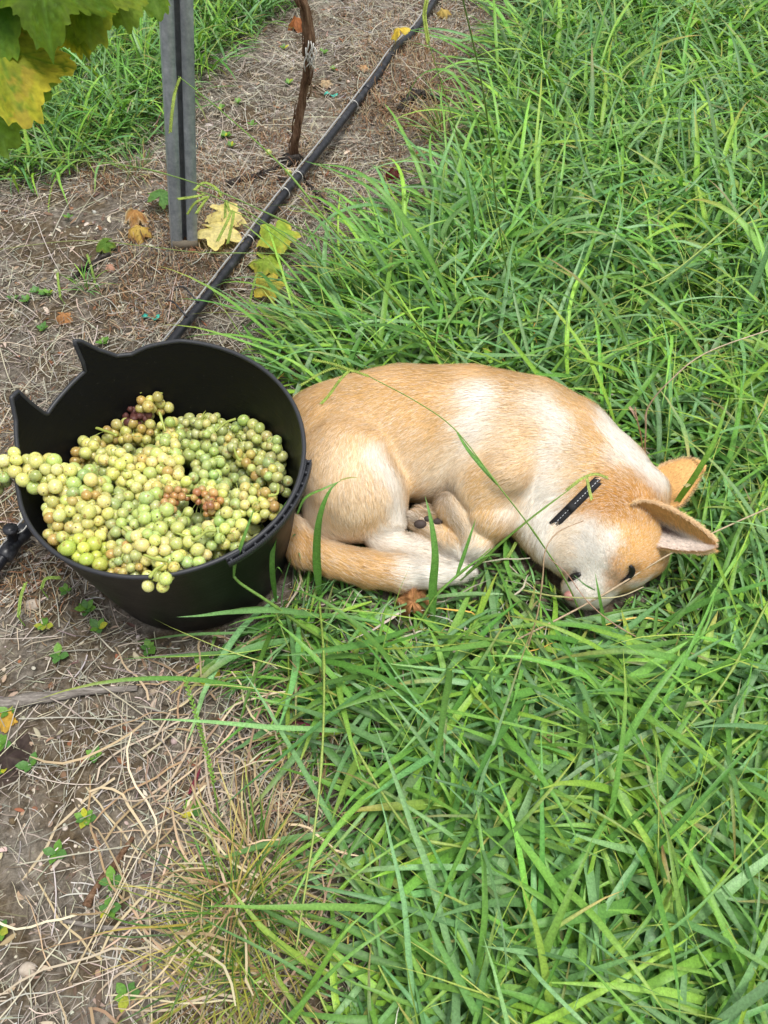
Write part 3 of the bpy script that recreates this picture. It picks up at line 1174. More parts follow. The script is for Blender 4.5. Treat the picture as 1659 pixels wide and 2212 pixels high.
# ribbed pocket band of the second handle
rb_ = []
for a0 in np.arange(303, 356.1, .9):
    a = math.radians(a0)
    e_r, e_t = np.array([math.cos(a), math.sin(a), 0]), np.array([-math.sin(a), math.cos(a), 0])
    ax_ = [e_t, e_r, np.array([0, 0, 1.])]
    rr_ = float(rad_at(ztop(a0))) * 1.015
    for dr_ in (.001, .0085):
        rb_.append(box([TUB[0] + (rr_ + dr_) * math.cos(a), TUB[1] + (rr_ + dr_) * math.sin(a), ztop(a0) - .004], .0042, .0022, .012, ax_))
    rb_.append(box([TUB[0] + (rr_ + .005) * math.cos(a), TUB[1] + (rr_ + .005) * math.sin(a), ztop(a0) - .0075], .0042, .0065, .003, ax_))
v_, f_, _ = join(rb_)
obj('handle_band', v_, f_, M_RIM, tub, smooth=False)['kind'] = 'stuff'
for a0 in np.arange(304, 357, 5.2):
    a = math.radians(a0)
    e_r, e_t = np.array([math.cos(a), math.sin(a), 0]), np.array([-math.sin(a), math.cos(a), 0])
    rr_ = float(rad_at(ztop(a0))) * 1.015
    obj('rib', *box([TUB[0] + (rr_ + .005) * math.cos(a), TUB[1] + (rr_ + .005) * math.sin(a), ztop(a0) - .0032], .0035, .006, .009, [e_t, e_r, np.array([0, 0, 1.])]), M_RIM, tub, smooth=False)

# ------------------------------------------------------------------ the grapes
m = M_GR = mat('grape_skin', rough=.32, spec=.6)
oi = node(m, 'ShaderNodeObjectInfo')
tc = node(m, 'ShaderNodeTexCoord')
va = node(m, 'ShaderNodeVectorMath', operation='ADD')
vm = node(m, 'ShaderNodeVectorMath', operation='SCALE')
lk(m, oi.outputs['Random'], vm.inputs['Scale'])
vm.inputs[0].default_value = (9, 5, 7)
lk(m, tc.outputs['Object'], va.inputs[0])
lk(m, vm.outputs[0], va.inputs[1])
g1 = node(m, 'ShaderNodeTexNoise')
g1.inputs['Scale'].default_value = 1.4
g1.inputs['Detail'].default_value = 4
lk(m, va.outputs[0], g1.inputs['Vector'])
g2 = node(m, 'ShaderNodeTexNoise')
g2.inputs['Scale'].default_value = 5.5
g2.inputs['Detail'].default_value = 3
lk(m, va.outputs[0], g2.inputs['Vector'])
bl = ramp(m, g1.outputs[0], [(.35, (.85, .88, .8)), (.65, (1.12, 1.1, 1.15))])
base = mix(m, 1.0, oi.outputs['Color'], bl.outputs[0], 'MULTIPLY')
rust = ramp(m, g1.outputs[0], [(.57, (0, 0, 0)), (.7, (.75, .75, .75))])
base = mix(m, rust.outputs[0], base, (.30, .17, .045))
dots = ramp(m, g2.outputs[0], [(.64, (0, 0, 0)), (.72, (.8, .8, .8))])
base = mix(m, dots.outputs[0], base, (.12, .075, .02))
sx = node(m, 'ShaderNodeSeparateXYZ')
lk(m, tc.outputs['Object'], sx.inputs[0])
pole = ramp(m, sx.outputs[2], [(.978, (0, 0, 0)), (.988, (1, 1, 1))])
base = mix(m, pole.outputs[0], base, (.06, .04, .015))
lk(m, base, P(m).inputs['Base Color'])
P(m).inputs['Subsurface Weight'].default_value = .85
P(m).inputs['Subsurface Radius'].default_value = (1.0, .95, .35)
P(m).inputs['Subsurface Scale'].default_value = .010
rrg = ramp(m, g2.outputs[0], [(.3, (.18, .18, .18)), (.7, (.36, .36, .36))])
lk(m, rrg.outputs[0], P(m).inputs['Roughness'])
M_RACH = mat('grape_rachis', (.36, .42, .09), .5)
M_RAIS = mat('raisin_skin', (.09, .028, .022), .6)

# (label tail, polyline of (x, y) in the photo, n grapes, spread, lift, grape radius, colours, where its stalk shows)
YG = [(.69, .67, .22), (.64, .65, .23), (.73, .68, .28)]
GRN = [(.50, .60, .20), (.56, .63, .22), (.44, .54, .20)]
PAL = [(.50, .54, .20), (.44, .50, .21), (.57, .58, .25)]
BRN = [(.60, .50, .17), (.50, .36, .12), (.62, .58, .20), (.54, .54, .19)]
RED = [(.42, .20, .09), (.48, .26, .10), (.52, .34, .14), (.38, .17, .08)]


def z1(pts):
    return [(x / 2.381, 697 + y / 2.381) for x, y in pts]


B = [
    ('pale yellow-green grape bunch hanging out over the left rim of the tub', [(-60, 790), (100, 760), (220, 770), (330, 830), (430, 840)], 46, .021, .012, .0112, YG + GRN, None),
    ('small brownish bunch with a bare stalk at the upper left of the grapes', [(490, 470), (385, 540), (350, 620), (370, 670)], 21, .017, .006, .0098, BRN + PAL, [(410, 550), (480, 540), (550, 560), (600, 580)]),
    ('long yellow bunch running diagonally across the upper left of the heap', [(450, 630), (560, 690), (650, 760), (720, 850)], 46, .024, .014, .0104, YG, None),
    ('small bunch with a shrivelled purple patch, topmost against the back wall of the tub', [(750, 340), (740, 400), (820, 410)], 8, .014, .030, .0103, BRN, None),
    ('brown tinged bunch just below the shrivelled grapes', [(630, 490), (690, 540), (760, 580), (640, 590)], 30, .02, .004, .0098, BRN, None),
    ('bright green bunch with an upright stalk in the top middle of the heap', [(880, 510), (860, 600), (850, 690), (820, 760)], 34, .021, .016, .0102, GRN + YG, [(850, 560), (835, 510), (820, 460)]),
    ('dull green bunch at the back of the heap under the rear wall', [(940, 520), (1010, 520), (1060, 560)], 24, .019, -.002, .0094, PAL, None),
    ('bunch at the back right with a thick cut stalk sticking out', [(1100, 490), (1100, 560), (1160, 590), (1220, 570)], 20, .018, .006, .0098, PAL + GRN, [(1110, 560), (1160, 515), (1212, 495)]),
    ('green bunch against the right rear wall of the tub', [(1290, 550), (1340, 590), (1420, 640), (1430, 700)], 28, .02, .004, .0104, GRN + PAL, None),
    ('brownish green bunch at the far right of the heap with a yellow stalk', [(1190, 650), (1310, 700), (1350, 760), (1440, 800)], 38, .021, .006, .0103, PAL + BRN, [(1200, 635), (1215, 680), (1235, 710)]),
    ('fresh green bunch in the centre right of the heap', [(960, 650), (1060, 700), (1090, 790), (1000, 800)], 34, .021, .008, .0102, GRN, None),
    ('bunch of small rusty red grapes in the middle of the heap', [(860, 960), (880, 900), (980, 890), (1080, 880), (1090, 960)], 32, .013, .022, .0068, RED, None),
    ('yellow bunch at the lower right with grapes of mixed sizes', [(1230, 960), (1290, 900), (1360, 940), (1310, 980)], 30, .018, .012, .0092, YG + BRN, [(1430, 830), (1425, 880), (1380, 890)]),
    ('green bunch with a forked yellow stalk near the front right rim', [(1090, 1000), (1200, 1030), (1130, 1100), (980, 1130), (1000, 1210)], 36, .019, .012, .0106, YG + GRN, [(900, 1080), (960, 1102), (1010, 1115), (1060, 1075), (1110, 1070)]),
    ('clear green bunch at the centre of the heap below the red grapes', [(790, 920), (810, 1020), (890, 1060), (940, 1010)], 26, .018, .012, .0112, GRN, None),
    ('yellow and amber bunch at the left front of the heap', [(280, 990), (380, 950), (460, 960), (500, 1020), (420, 1060), (280, 1110)], 54, .022, .012, .0102, YG + BRN, None),
    ('large bright green bunch resting on the lower left rim', [(370, 1170), (470, 1190), (440, 1250), (380, 1240)], 22, .017, .012, .0113, [(.58, .64, .13), (.52, .60, .12)], None),
    ('pinkish small-berried bunch at the bottom centre of the heap', [(580, 1200), (640, 1250), (700, 1230), (650, 1160)], 34, .016, .012, .0082, BRN + PAL, None),
    ('bright bunch with a curved stalk at the bottom of the heap', [(700, 1180), (780, 1130), (830, 1180), (900, 1190)], 26, .018, .018, .0105, YG + GRN, [(740, 1195), (800, 1215), (862, 1225)]),
    ('few grapes hanging outside over the front rim of the tub', [(850, 1250), (845, 1315), (790, 1325), (740, 1330)], 8, .009, .020, .0102, YG, [(850, 1240), (800, 1270), (770, 1310)]),
    ('dull green bunch sunk in the hollow left of centre', [(570, 900), (600, 990), (660, 940), (560, 1050)], 34, .021, -.006, .0105, PAL + GRN, None),
    ('green bunch between the left overhang and the amber bunch', [(330, 860), (420, 830), (500, 880), (440, 900), (240, 930)], 40, .020, .004, .0104, GRN + YG, None),
    ('pale bunch lying between the forked stalk and the bottom bunch', [(860, 1130), (920, 1180), (1000, 1230), (900, 1250)], 24, .017, .004, .0100, GRN + PAL, None),
    ('dull bunch in the lower middle with a thin stalk on top', [(600, 1080), (680, 1100), (740, 1060), (640, 1020)], 30, .019, .004, .0098, GRN + PAL, [(610, 1030), (670, 1080), (750, 1075)]),
    ('pale yellow bunch right of the red grapes', [(1120, 860), (1150, 900), (1190, 940), (1060, 850)], 22, .018, .008, .0100, YG + PAL, None),
    ('mixed bunch with brown spotted grapes at the centre of the heap', [(720, 700), (830, 740), (900, 800), (850, 850)], 30, .019, .016, .0108, YG + BRN, None),
]


def heapz(x, y):
    u = (y - .57) / .34
    z = .254 - .082 * sm(.15, 1.05, u)
    z = z + .03 * np.exp(-(((x + .47) / .09) ** 2 + ((y - .70) / .08) ** 2)) - .02 * np.exp(-(((x + .22) / .06) ** 2 + ((y - .78) / .06) ** 2))
    return z


gp, gr_, gb, gc = [], [], [], []
spines = []
for b, (lab, pl, n, spr, lift, gr0, cols, stk) in enumerate(B):
    P3 = []
    for x, y in z1(pl):
        q = at(x, y, .24)
        for _ in range(4):
            zz = float(heapz(q[0], q[1])) + lift * 1.5 - .010
            q = at(x, y, zz)
        P3.append(q)
    P3 = np.array(P3)
    if b == 0:
        P3[:, 2] = np.maximum(P3[:, 2], [.285, .295, .298, .285, .27])
        P3 = np.array([at(x, y, z) for (x, y), z in zip(z1(pl), P3[:, 2])])
    if b == 19:
        P3 = np.array([at(x, y, z) for (x, y), z in zip(z1(pl), (.285, .275, .27, .268))])
    sp = catmull(P3, 24)
    n = int(n * 1.3)
    spr = spr * .9
    spines.append(sp)
    k = np.clip((R.rand(n) * 24).astype(int), 0, 23)
    d = R.randn(n, 3)
    d /= np.linalg.norm(d, axis=1)[:, None]
    p_ = sp[k] + d * (spr * R.rand(n, 1) ** .5)
    p_[:, 2] -= .003
    gp.append(p_)
    gr_.append(.85 * gr0 * np.clip(R.normal(1, .10, n), .6, 1.2))
    gb.append(np.full(n, b))
    c = np.array(cols)[R.randint(len(cols), size=n)] * .93 * R.normal(1, .07, (n, 1)) * R.normal(1, .04, (n, 3))
    gc.append(c)
# a lower layer of bunches that carries the heap
NB = len(B)
low_lab = []
for q in range(12):
    a = q * 2.399
    rr_ = .045 + .115 * math.sqrt((q + .5) / 12)
    c = TUB + rr_ * np.array([math.cos(a), math.sin(a)])
    zz = float(heapz(c[0], c[1])) - .040
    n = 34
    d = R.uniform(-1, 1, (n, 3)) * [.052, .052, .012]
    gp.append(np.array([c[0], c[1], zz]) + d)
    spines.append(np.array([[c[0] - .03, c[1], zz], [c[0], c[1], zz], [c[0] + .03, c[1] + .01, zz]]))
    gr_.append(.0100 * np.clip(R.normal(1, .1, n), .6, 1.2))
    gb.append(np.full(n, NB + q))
    gc.append(np.array(PAL)[R.randint(3, size=n)] * [.75, .8, .8] * R.normal(1, .07, (n, 1)))  # tinted darker to put shade into the gaps between the bunches
gp, gr_, gb, gc = np.concatenate(gp), np.concatenate(gr_), np.concatenate(gb), np.concatenate(gc)
home = gp.copy()
free = np.isin(gb, [0, 19])
for it in range(70):
    D = gp[:, None] - gp[None]
    dist = np.sqrt((D ** 2).sum(-1)) + 1e-9
    need = (gr_[:, None] + gr_[None]) * .955
    ov = np.clip(need - dist, 0, None)
    np.fill_diagonal(ov, 0)
    mv = (D / dist[..., None] * ov[..., None]).sum(1) * .42
    gp = gp + mv + (home - gp) * .035
    rr_ = rad_at(gp[:, 2]) - .005 - gr_
    dx = gp[:, :2] - TUB
    dd = np.linalg.norm(dx, axis=1)
    out = (dd > rr_) & ~(free & (gp[:, 2] > .262)) & (gp[:, 2] < .30)
    gp[out, :2] = TUB + dx[out] / dd[out, None] * rr_[out, None]
    # grapes lying over the rim stay on top of it
    az_ = np.degrees(np.arctan2(dx[:, 1], dx[:, 0]))
    nr = free & (np.abs(dd - rad_at(ztop(az_))) < .018)
    gp[nr & (gb == 0), 2] = np.maximum(gp[nr & (gb == 0), 2], (ztop(az_) + gr_ + .002)[nr & (gb == 0)])
sphV, sphF = sphere(16, 11)
gm = mesh_data('grape', sphV, sphF, M_GR)
SHORT = ['left overhang', 'small brownish bunch', 'long yellow bunch', 'shrivelled patch', 'brown tinged bunch', 'upright stalk', 'rear dull bunch', 'thick cut stalk', 'right rear bunch',
         'far right bunch', 'fresh green bunch', 'rusty red grapes', 'lower right yellow bunch', 'forked stalk', 'clear green bunch', 'amber bunch', 'bright green bunch by the rim', 'small-berried bunch',
         'curved stalk', 'grapes hanging over the front rim', 'sunk dull bunch', 'bunch beside the left overhang', 'pale bunch near the front', 'thin stalk', 'pale yellow bunch', 'brown spotted bunch']
lowlabs, used_ = [], set()
for q in range(12):
    c = spines[NB + q][1]
    order = np.argsort([np.linalg.norm(spines[b].mean(0)[:2] - c[:2]) for b in range(NB)])
    k = next(int(b) for b in order if int(b) not in used_)
    used_.add(k)
    lowlabs.append('dull bunch deep in the tub right underneath the ' + SHORT[k])
for b in range(len(spines)):
    sp = spines[b]
    lab = B[b][0] if b < NB else lowlabs[b - NB]
    root = empty('grape_bunch', sp[len(sp) // 2])
    props(root, lab, 'grape bunch', 'grape bunches heaped in the black tub' if b < NB else 'hidden bunches under the grape heap')
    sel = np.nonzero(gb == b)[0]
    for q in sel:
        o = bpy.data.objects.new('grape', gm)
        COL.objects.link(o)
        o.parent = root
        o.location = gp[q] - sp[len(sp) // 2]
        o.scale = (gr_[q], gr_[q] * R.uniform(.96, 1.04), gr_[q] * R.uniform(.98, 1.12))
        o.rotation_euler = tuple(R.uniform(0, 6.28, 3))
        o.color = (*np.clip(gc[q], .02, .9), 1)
    pr = [tube(sp, .0016, 5)]
    for q in sel:
        k = np.argmin(((sp - gp[q]) ** 2).sum(1))
        dq = gp[q] - sp[k]
        pr.append(tube([sp[k], sp[k] + dq * .5 + np.array([0, 0, .002]), gp[q] - dq / (np.linalg.norm(dq) + 1e-9) * gr_[q] * .8], [.0008, .0007, .0009], 4, False))
    v_, f_, _ = join(pr)
    obj('stalk', v_, f_, M_RACH, root)
    if b < NB:
        for q in range(3):
            k = R.randint(2, len(sp) - 2)
            d = np.array([R.uniform(-1, 1), R.uniform(-1, 1), 1.1])
            d /= np.linalg.norm(d)
            e_ = sp[k] + d * (B[b][3] * .9 + .006)
            obj('stalk', *tube(catmull([sp[k], (sp[k] + e_) / 2 + R.randn(3) * .002, e_, e_ + R.randn(3) * [.006, .006, .002]], 8), np.linspace(.0013, .0009, 8), 5, wob=.3, seed=q), M_RACH, root)
    if b < NB and B[b][7]:
        zz0 = np.mean(sp[:, 2]) + .016
        pts_ = z1(B[b][7])
        zt = [zz0 + .006 * q for q in range(len(pts_))] if len(pts_) > 2 else [zz0] * 2
        st_ = catmull([at(x, y, z) for (x, y), z in zip(pts_, zt)], 14)
        so = obj('stalk', *tube(st_, np.linspace(.0017, .0025, 14), 7, wob=.25, seed=b), M_RACH, root)
        props(so, 'thick yellow-green cut end of the stalk')
    if b == 3:
        c0 = at(*z1([(745, 465)])[0], float(sp[:, 2].mean()) - .012)
        for q in range(26):
            pz = c0 + R.randn(3) * [.013, .008, .005]
            o = obj('raisin', None, None, None, root, data=bpy.data.meshes.get('raisin') or mesh_data('raisin', sphV * (1 + .22 * R.rand(len(sphV), 1)), sphF, M_RAIS))
            o.location = pz - sp[len(sp) // 2]
            o.scale = tuple(R.uniform(.0045, .0075, 3))
            o.rotation_euler = tuple(R.uniform(0, 6.28, 3))
# ------------------------------------------------------------------ steel post
m = M_ZINC = mat('galvanised_steel', (.3, .32, .33), .5)
P(m).inputs['Metallic'].default_value = .3
za = noise(m, 60, 5, .7)
zb = noise(m, 9, 4, .6, stretch=(3, 3, .4))
zr = ramp(m, za.outputs[0], [(.3, (.26, .30, .33)), (.55, (.40, .44, .48)), (.75, (.57, .61, .64))])
zs = ramp(m, zb.outputs[0], [(.35, (.75, .75, .75)), (.65, (1.15, 1.15, 1.15))])
lk(m, mix(m, 1.0, zr.outputs[0], zs.outputs[0], 'MULTIPLY'), P(m).inputs['Base Color'])
pb = atg(400, 540)
ptop_dir = ray(382, 0)
tt = (pb[1]) / ptop_dir[1]
pt = CAM + ptop_dir * tt
axp = (pt - pb)
axp = axp / np.linalg.norm(axp)
face = CAM * [1, 1, 0] - pb * [1, 1, 0]
face = face - axp * (face @ axp)
face /= np.linalg.norm(face)
wd = np.cross(face, axp)
wd = -wd if wd[0] < 0 else wd
# open channel with folded lips: outline in (across, toward the camera)
oc = [(-.0055, 0), (-.0055, -.010), (-.0075, -.010), (-.0075, -.003), (-.016, .001), (-.019, -.002), (-.027, -.002), (-.027, -.036), (.027, -.036), (.027, -.002),
      (.019, -.002), (.016, .001), (.0075, -.003), (.0075, -.010), (.0055, -.010), (.0055, 0), (.0162, .003), (.0295, .0005), (.0295, -.0385), (-.0295, -.0385), (-.0295, .0005), (-.0162, .003)]
lev = np.array([-.15, 0.0, .4, .8, 1.35])
Vp = np.array([[pb + axp * z + wd * a * (1.0 if True else 1) + face * b for a, b in oc] for z in lev]).reshape(-1, 3)
k = len(oc)
Fp = [[z * k + q, z * k + (q + 1) % k, (z + 1) * k + (q + 1) % k, (z + 1) * k + q] for z in range(len(lev) - 1) for q in range(k)]
post = empty('steel_post', pb)
props(post, 'grey galvanised steel trellis post with a dark slot down its face, standing behind the tub', 'post')
obj('channel', Vp, np.array(Fp), M_ZINC, post, smooth=False)
obj('mud_crust', *box(pb + axp * .012 + face * .001, .058, .004, .03, [wd, face, axp]), M_CLOD, post, np.tile([.2, .17, .13], (8, 1)))
for z in (.25, .62, 1.0):
    obj('hook', *tube(catmull([pb + axp * z + wd * .0295 - face * .01, pb + axp * (z + .004) + wd * .034 - face * .01, pb + axp * (z + .014) + wd * .034 - face * .01], 6), .0016, 6), M_ZINC, post)

# ------------------------------------------------------------------ drip line
m = M_PIPE = mat('black_pipe', (.012, .013, .016), .38)
pn = noise(m, 50, 4, .7)
pr_ = ramp(m, pn.outputs[0], [(.5, (.011, .012, .016)), (.72, (.05, .052, .058))])
lk(m, pr_.outputs[0], P(m).inputs['Base Color'])
M_WIRE = mat('grey_wire', (.33, .33, .32), .5)
M_TIE = mat('pale_tie', (.55, .54, .5), .6)
pipe = empty('irrigation_pipe', at(590, 450, 0))
props(pipe, 'long black irrigation pipe running diagonally over the soil past the post', 'pipe')
pix = [(1010, -120, .03), (950, -20, .03), (905, 55, .04), (850, 118, .05), (770, 222, .05), (690, 325, .055), (590, 450, .055), (520, 545, .05), (440, 650, .05), (370, 738, .05), (280, 850, .05), (180, 985, .045), (110, 1075, .04), (40, 1162, .04), (-20, 1240, .04), (-110, 1360, .03)]
pp = catmull([at(*q) for q in pix], 120)
gq = ground(pp[:, 0], pp[:, 1]) + .011
for _ in range(30):
    gq = np.maximum(gq, np.convolve(np.pad(gq, 2, 'edge'), np.ones(5) / 5, 'valid'))
pp[:, 2] = np.maximum(pp[:, 2], gq)
rad = .0105


def on_tub(p):
    d = p[:, :2] - TUB
    return np.linalg.norm(d, axis=1) < .165 + .05 * p[:, 2] / .28 + .02


# the pipe bends round behind the tub
dxy = pp[:, :2] - TUB
nn = np.linalg.norm(dxy, axis=1)
rmin = rad_at(pp[:, 2]) + rad + .004
k_ = nn < rmin
pp[k_, :2] = TUB + dxy[k_] / nn[k_, None] * rmin[k_, None]
for _ in range(2):
    pp[1:-1] = (pp[:-2] + 2 * pp[1:-1] + pp[2:]) / 4
obj('pipe_body', *tube(pp, rad, 14), M_PIPE, pipe)
side_v = np.array([-.55, .1, .8])
side_v /= np.linalg.norm(side_v)
wv = pp + side_v * .0125 + np.array([-.003, 0, 0])
wv += .0012 * R.randn(len(wv), 1)
obj('support_wire', *tube(wv, .0022, 6), M_WIRE, pipe)


def near_pipe(x, y):
    q = at(x, y, .05)
    return int(np.argmin(np.linalg.norm(pp - q, axis=1)))


for (x, y) in ((795, 190), (905, 60)):
    k = near_pipe(x, y)
    t = pp[k + 1] - pp[k]
    t /= np.linalg.norm(t)
    obj('joint_ring', *tube([pp[k] - t * .012, pp[k] - t * .009, pp[k] + t * .009, pp[k] + t * .012], [.0112, .0135, .0135, .0112], 14), M_PIPE, pipe)
for (x, y) in ((768, 225), (648, 378), (525, 520), (610, 420)):
    k = near_pipe(x, y)
    t = pp[k + 1] - pp[k]
    t /= np.linalg.norm(t)
    a_ = np.cross(t, [0, 0, 1])
    a_ /= np.linalg.norm(a_)
    b_ = np.cross(a_, t)
    al = np.linspace(0, 2 * np.pi * 2.2, 34)
    loop = pp[k] + (np.cos(al)[:, None] * a_ + np.sin(al)[:, None] * b_) * (.0135 + .002 * np.sin(al * 1.7))[:, None] + t * (al[:, None] / 14 * .008)
    loop = np.vstack([loop, loop[-1] + a_ * .01 + b_ * .012, loop[-1] + a_ * .022 + b_ * .004])
    obj('wire_tie', *tube(loop, .0009, 5), M_TIE, pipe)
for (x, y) in ((408, 660), (388, 682)):
    k = near_pipe(x, y)
    c = pp[k]
    obj('hook', *tube(catmull([c + [0, 0, .01], c + [-.012, .012, .018], c + [-.032, .03, .028], c + [-.05, .034, .026]], 10), np.linspace(.0024, .0016, 10), 7), M_PIPE, pipe)
fit = empty('pipe_fitting', at(35, 1165, .05))
props(fit, 'black plastic tee fitting on the pipe at the left edge beside the tub', 'pipe fitting')
fc = at(38, 1158, .06)
k = near_pipe(30, 1180)
t = pp[k + 1] - pp[k]
t /= np.linalg.norm(t)
obj('sleeve', *tube([pp[k] - t * .035, pp[k] - t * .033, pp[k] - t * .012, pp[k] - t * .011, pp[k] + t * .011, pp[k] + t * .012, pp[k] + t * .033, pp[k] + t * .035], [.0125, .0155, .0155, .0132, .0132, .0155, .0155, .0125], 16), M_PIPE, fit)
c = pp[k]
vs, fs = [], []
obj('outlet', *tube([c + [0, 0, .008], c + [.004, .004, .030], c + [.004, .005, .031], c + [.005, .006, .038], c + [.005, .006, .038], c + [.004, .005, .028]], [.009, .009, .0125, .0125, .0085, .008], 16, False), M_PIPE, fit)
obj('cord', *tube(catmull([c + [-.05, -.02, .02], c + [-.02, -.01, .022], c + [0, .0, .021], c + [.02, .015, .02], c + [.03, .04, .03]], 20), .0012, 5), M_TIE, fit)

# ------------------------------------------------------------------ vine stem, roots, twigs, stones
m = M_BARK = mat('vine_bark', rough=.9, spec=.15)
ba = noise(m, 30, 6, .7, stretch=(4, 4, .5))
br = ramp(m, ba.outputs[0], [(.3, (.05, .025, .014)), (.5, (.15, .085, .05)), (.72, (.30, .20, .13))])
lk(m, br.outputs[0], P(m).inputs['Base Color'])
bump(m, ba.outputs[0], .9, .004)
M_DEAD = mat('blackened_wood', rough=.95, spec=.1)
da = noise(M_DEAD, 90, 5, .7)
dr = ramp(M_DEAD, da.outputs[0], [(.35, (.012, .010, .009)), (.6, (.05, .043, .038)), (.75, (.2, .18, .16))])
lk(M_DEAD, dr.outputs[0], P(M_DEAD).inputs['Base Color'])
bump(M_DEAD, da.outputs[0], .8, .004)
M_GREYW = mat('weathered_wood', rough=.9, spec=.15)
ga = noise(M_GREYW, 40, 6, .7, stretch=(1, 6, 6))
gr2 = ramp(M_GREYW, ga.outputs[0], [(.3, (.08, .07, .06)), (.55, (.24, .215, .19)), (.75, (.4, .37, .33))])
lk(M_GREYW, gr2.outputs[0], P(M_GREYW).inputs['Base Color'])
bump(M_GREYW, ga.outputs[0], .6, .003)

vb_ = atg(632, 342)
vine = empty('grape_vine', vb_)
props(vine, 'thin brown vine trunk with peeling bark rising from the soil left of the pipe', 'vine')


def vpt(x, y):
    d = ray(x, y)
    return CAM + d * ((vb_[1] - .02) / d[1])


vp = catmull([vb_ - [0, 0, .03], vpt(636, 318), vpt(646, 262), vpt(656, 200), vpt(664, 140), vpt(667, 95), vpt(663, 60), vpt(658, 20), vpt(645, -30), vpt(640, -140)], 60)
obj('trunk', *tube(vp, np.interp(np.linspace(0, 1, 60), [0, .1, .3, .5, .55, 1], [.016, .0125, .011, .0098, .013, .010]), 14, wob=.35, seed=3), M_BARK, vine)
for q in range(16):
    k = R.randint(5, 50)
    a = R.uniform(0, 6.28)
    o_ = np.array([math.cos(a), math.sin(a), 0]) * .0135
    ln = R.randint(4, 9)
    seg_ = vp[k:k + ln] + o_ * (1 + .35 * np.sin(np.linspace(0, 3.1, len(vp[k:k + ln]))))[:, None]
    obj('bark_strip', *tube(seg_, np.linspace(.0028, .0008, len(seg_)), 5, wob=.4, seed=q), M_BARK, vine)
for q in range(12):
    c = vpt(668 + R.uniform(-10, 12), 92 + R.uniform(-8, 30))
    obj('fibre', *tube(catmull([c + [0, -.014, .004], c + [R.uniform(-.012, .014), -.02, -.008], c + [R.uniform(-.014, .018), -.018, -.03]], 6), [.0016, .0016, .0014, .0012, .001, .0004], 4), M_TIE, vine)
obj('root_crown', *tube([at(600, 352, .01), at(618, 348, .022), at(640, 345, .024), at(655, 352, .01)], [.012, .02, .021, .01], 12, wob=.5, seed=8), M_DEAD, vine)


def twig(name, pts, r, mt, label, cat, n=24, wob=.35, side=0, seed=0):
    P3 = np.array([atg(x, y) for x, y in pts])
    c = catmull(P3, n)
    c[:, 2] = ground(c[:, 0], c[:, 1]) + np.asarray(r).mean() * .7 + .003
    root = empty(name, c[n // 2])
    props(root, label, cat)
    rr_ = np.interp(np.linspace(0, 1, n), np.linspace(0, 1, len(np.atleast_1d(r))), np.atleast_1d(r))
    obj('stem', *tube(c, rr_, 9, wob=wob, seed=seed), mt, root)
    rs = np.random.RandomState(seed)
    for q in range(side):
        k = rs.randint(3, n - 3)
        d = np.array([rs.uniform(-1, 1), rs.uniform(-1, 1), .35])
        d /= np.linalg.norm(d)
        obj('side_twig', *tube([c[k], c[k] + d * .02, c[k] + d * rs.uniform(.03, .05)], [rr_[k] * .6, rr_[k] * .45, rr_[k] * .25], 6, wob=.3, seed=q), mt, root)
    return root


twig('dead_root', [(492, 405), (520, 395), (560, 385), (600, 368), (645, 352)], [.009, .006, .005, .008], M_DEAD, 'blackened gnarled root lying between the steel post and the vine stem', 'root', side=2, seed=1)
twig('dead_root', [(600, 392), (650, 398), (690, 430), (715, 470)], [.007, .006, .005], M_DEAD, 'black root creeping out from under the pipe below the vine stem', 'root', side=2, seed=2)
twig('dead_root', [(155, 612), (180, 590), (200, 580), (225, 560), (240, 556)], [.005, .007, .006], M_DEAD, 'small black twisted root on the soil left of the steel post', 'root', side=2, seed=3)
twig('dead_root', [(860, 245), (880, 222), (905, 208), (925, 214), (950, 220)], [.008, .011, .009, .006], M_DEAD, 'black knobbly root in the brown weeds right of the pipe', 'root', side=3, seed=4)
twig('dry_branch', [(-10, 1525), (90, 1512), (200, 1498), (300, 1490)], [.011, .009, .007, .004], M_GREYW, 'weathered grey branch lying on the soil at the left edge below the tub', 'branch', side=0, seed=5)
twig('dry_branch', [(190, 1960), (215, 1915), (250, 1870), (290, 1810)], [.006, .005, .004], M_BARK, 'thin brown stick lying on the soil at the lower left', 'branch', side=1, seed=6)
twig('dry_branch', [(340, 2085), (365, 2110), (400, 2135)], [.007, .009, .006], M_GREYW, 'short split piece of grey wood at the bottom left', 'branch', side=0, seed=7)
twig('dry_branch', [(140, 1990), (230, 2005), (330, 2008), (490, 2005)], [.003, .0035, .003], M_GREYW, 'long thin pale stalk lying across the soil at the bottom left', 'branch', wob=.15, seed=8)
twig('dry_branch', [(690, 425), (760, 412), (830, 418), (900, 428)], [.003, .003, .002], M_GREYW, 'thin pale twig on the soil between the pipe and the grass', 'branch', wob=.15, side=1, seed=9)

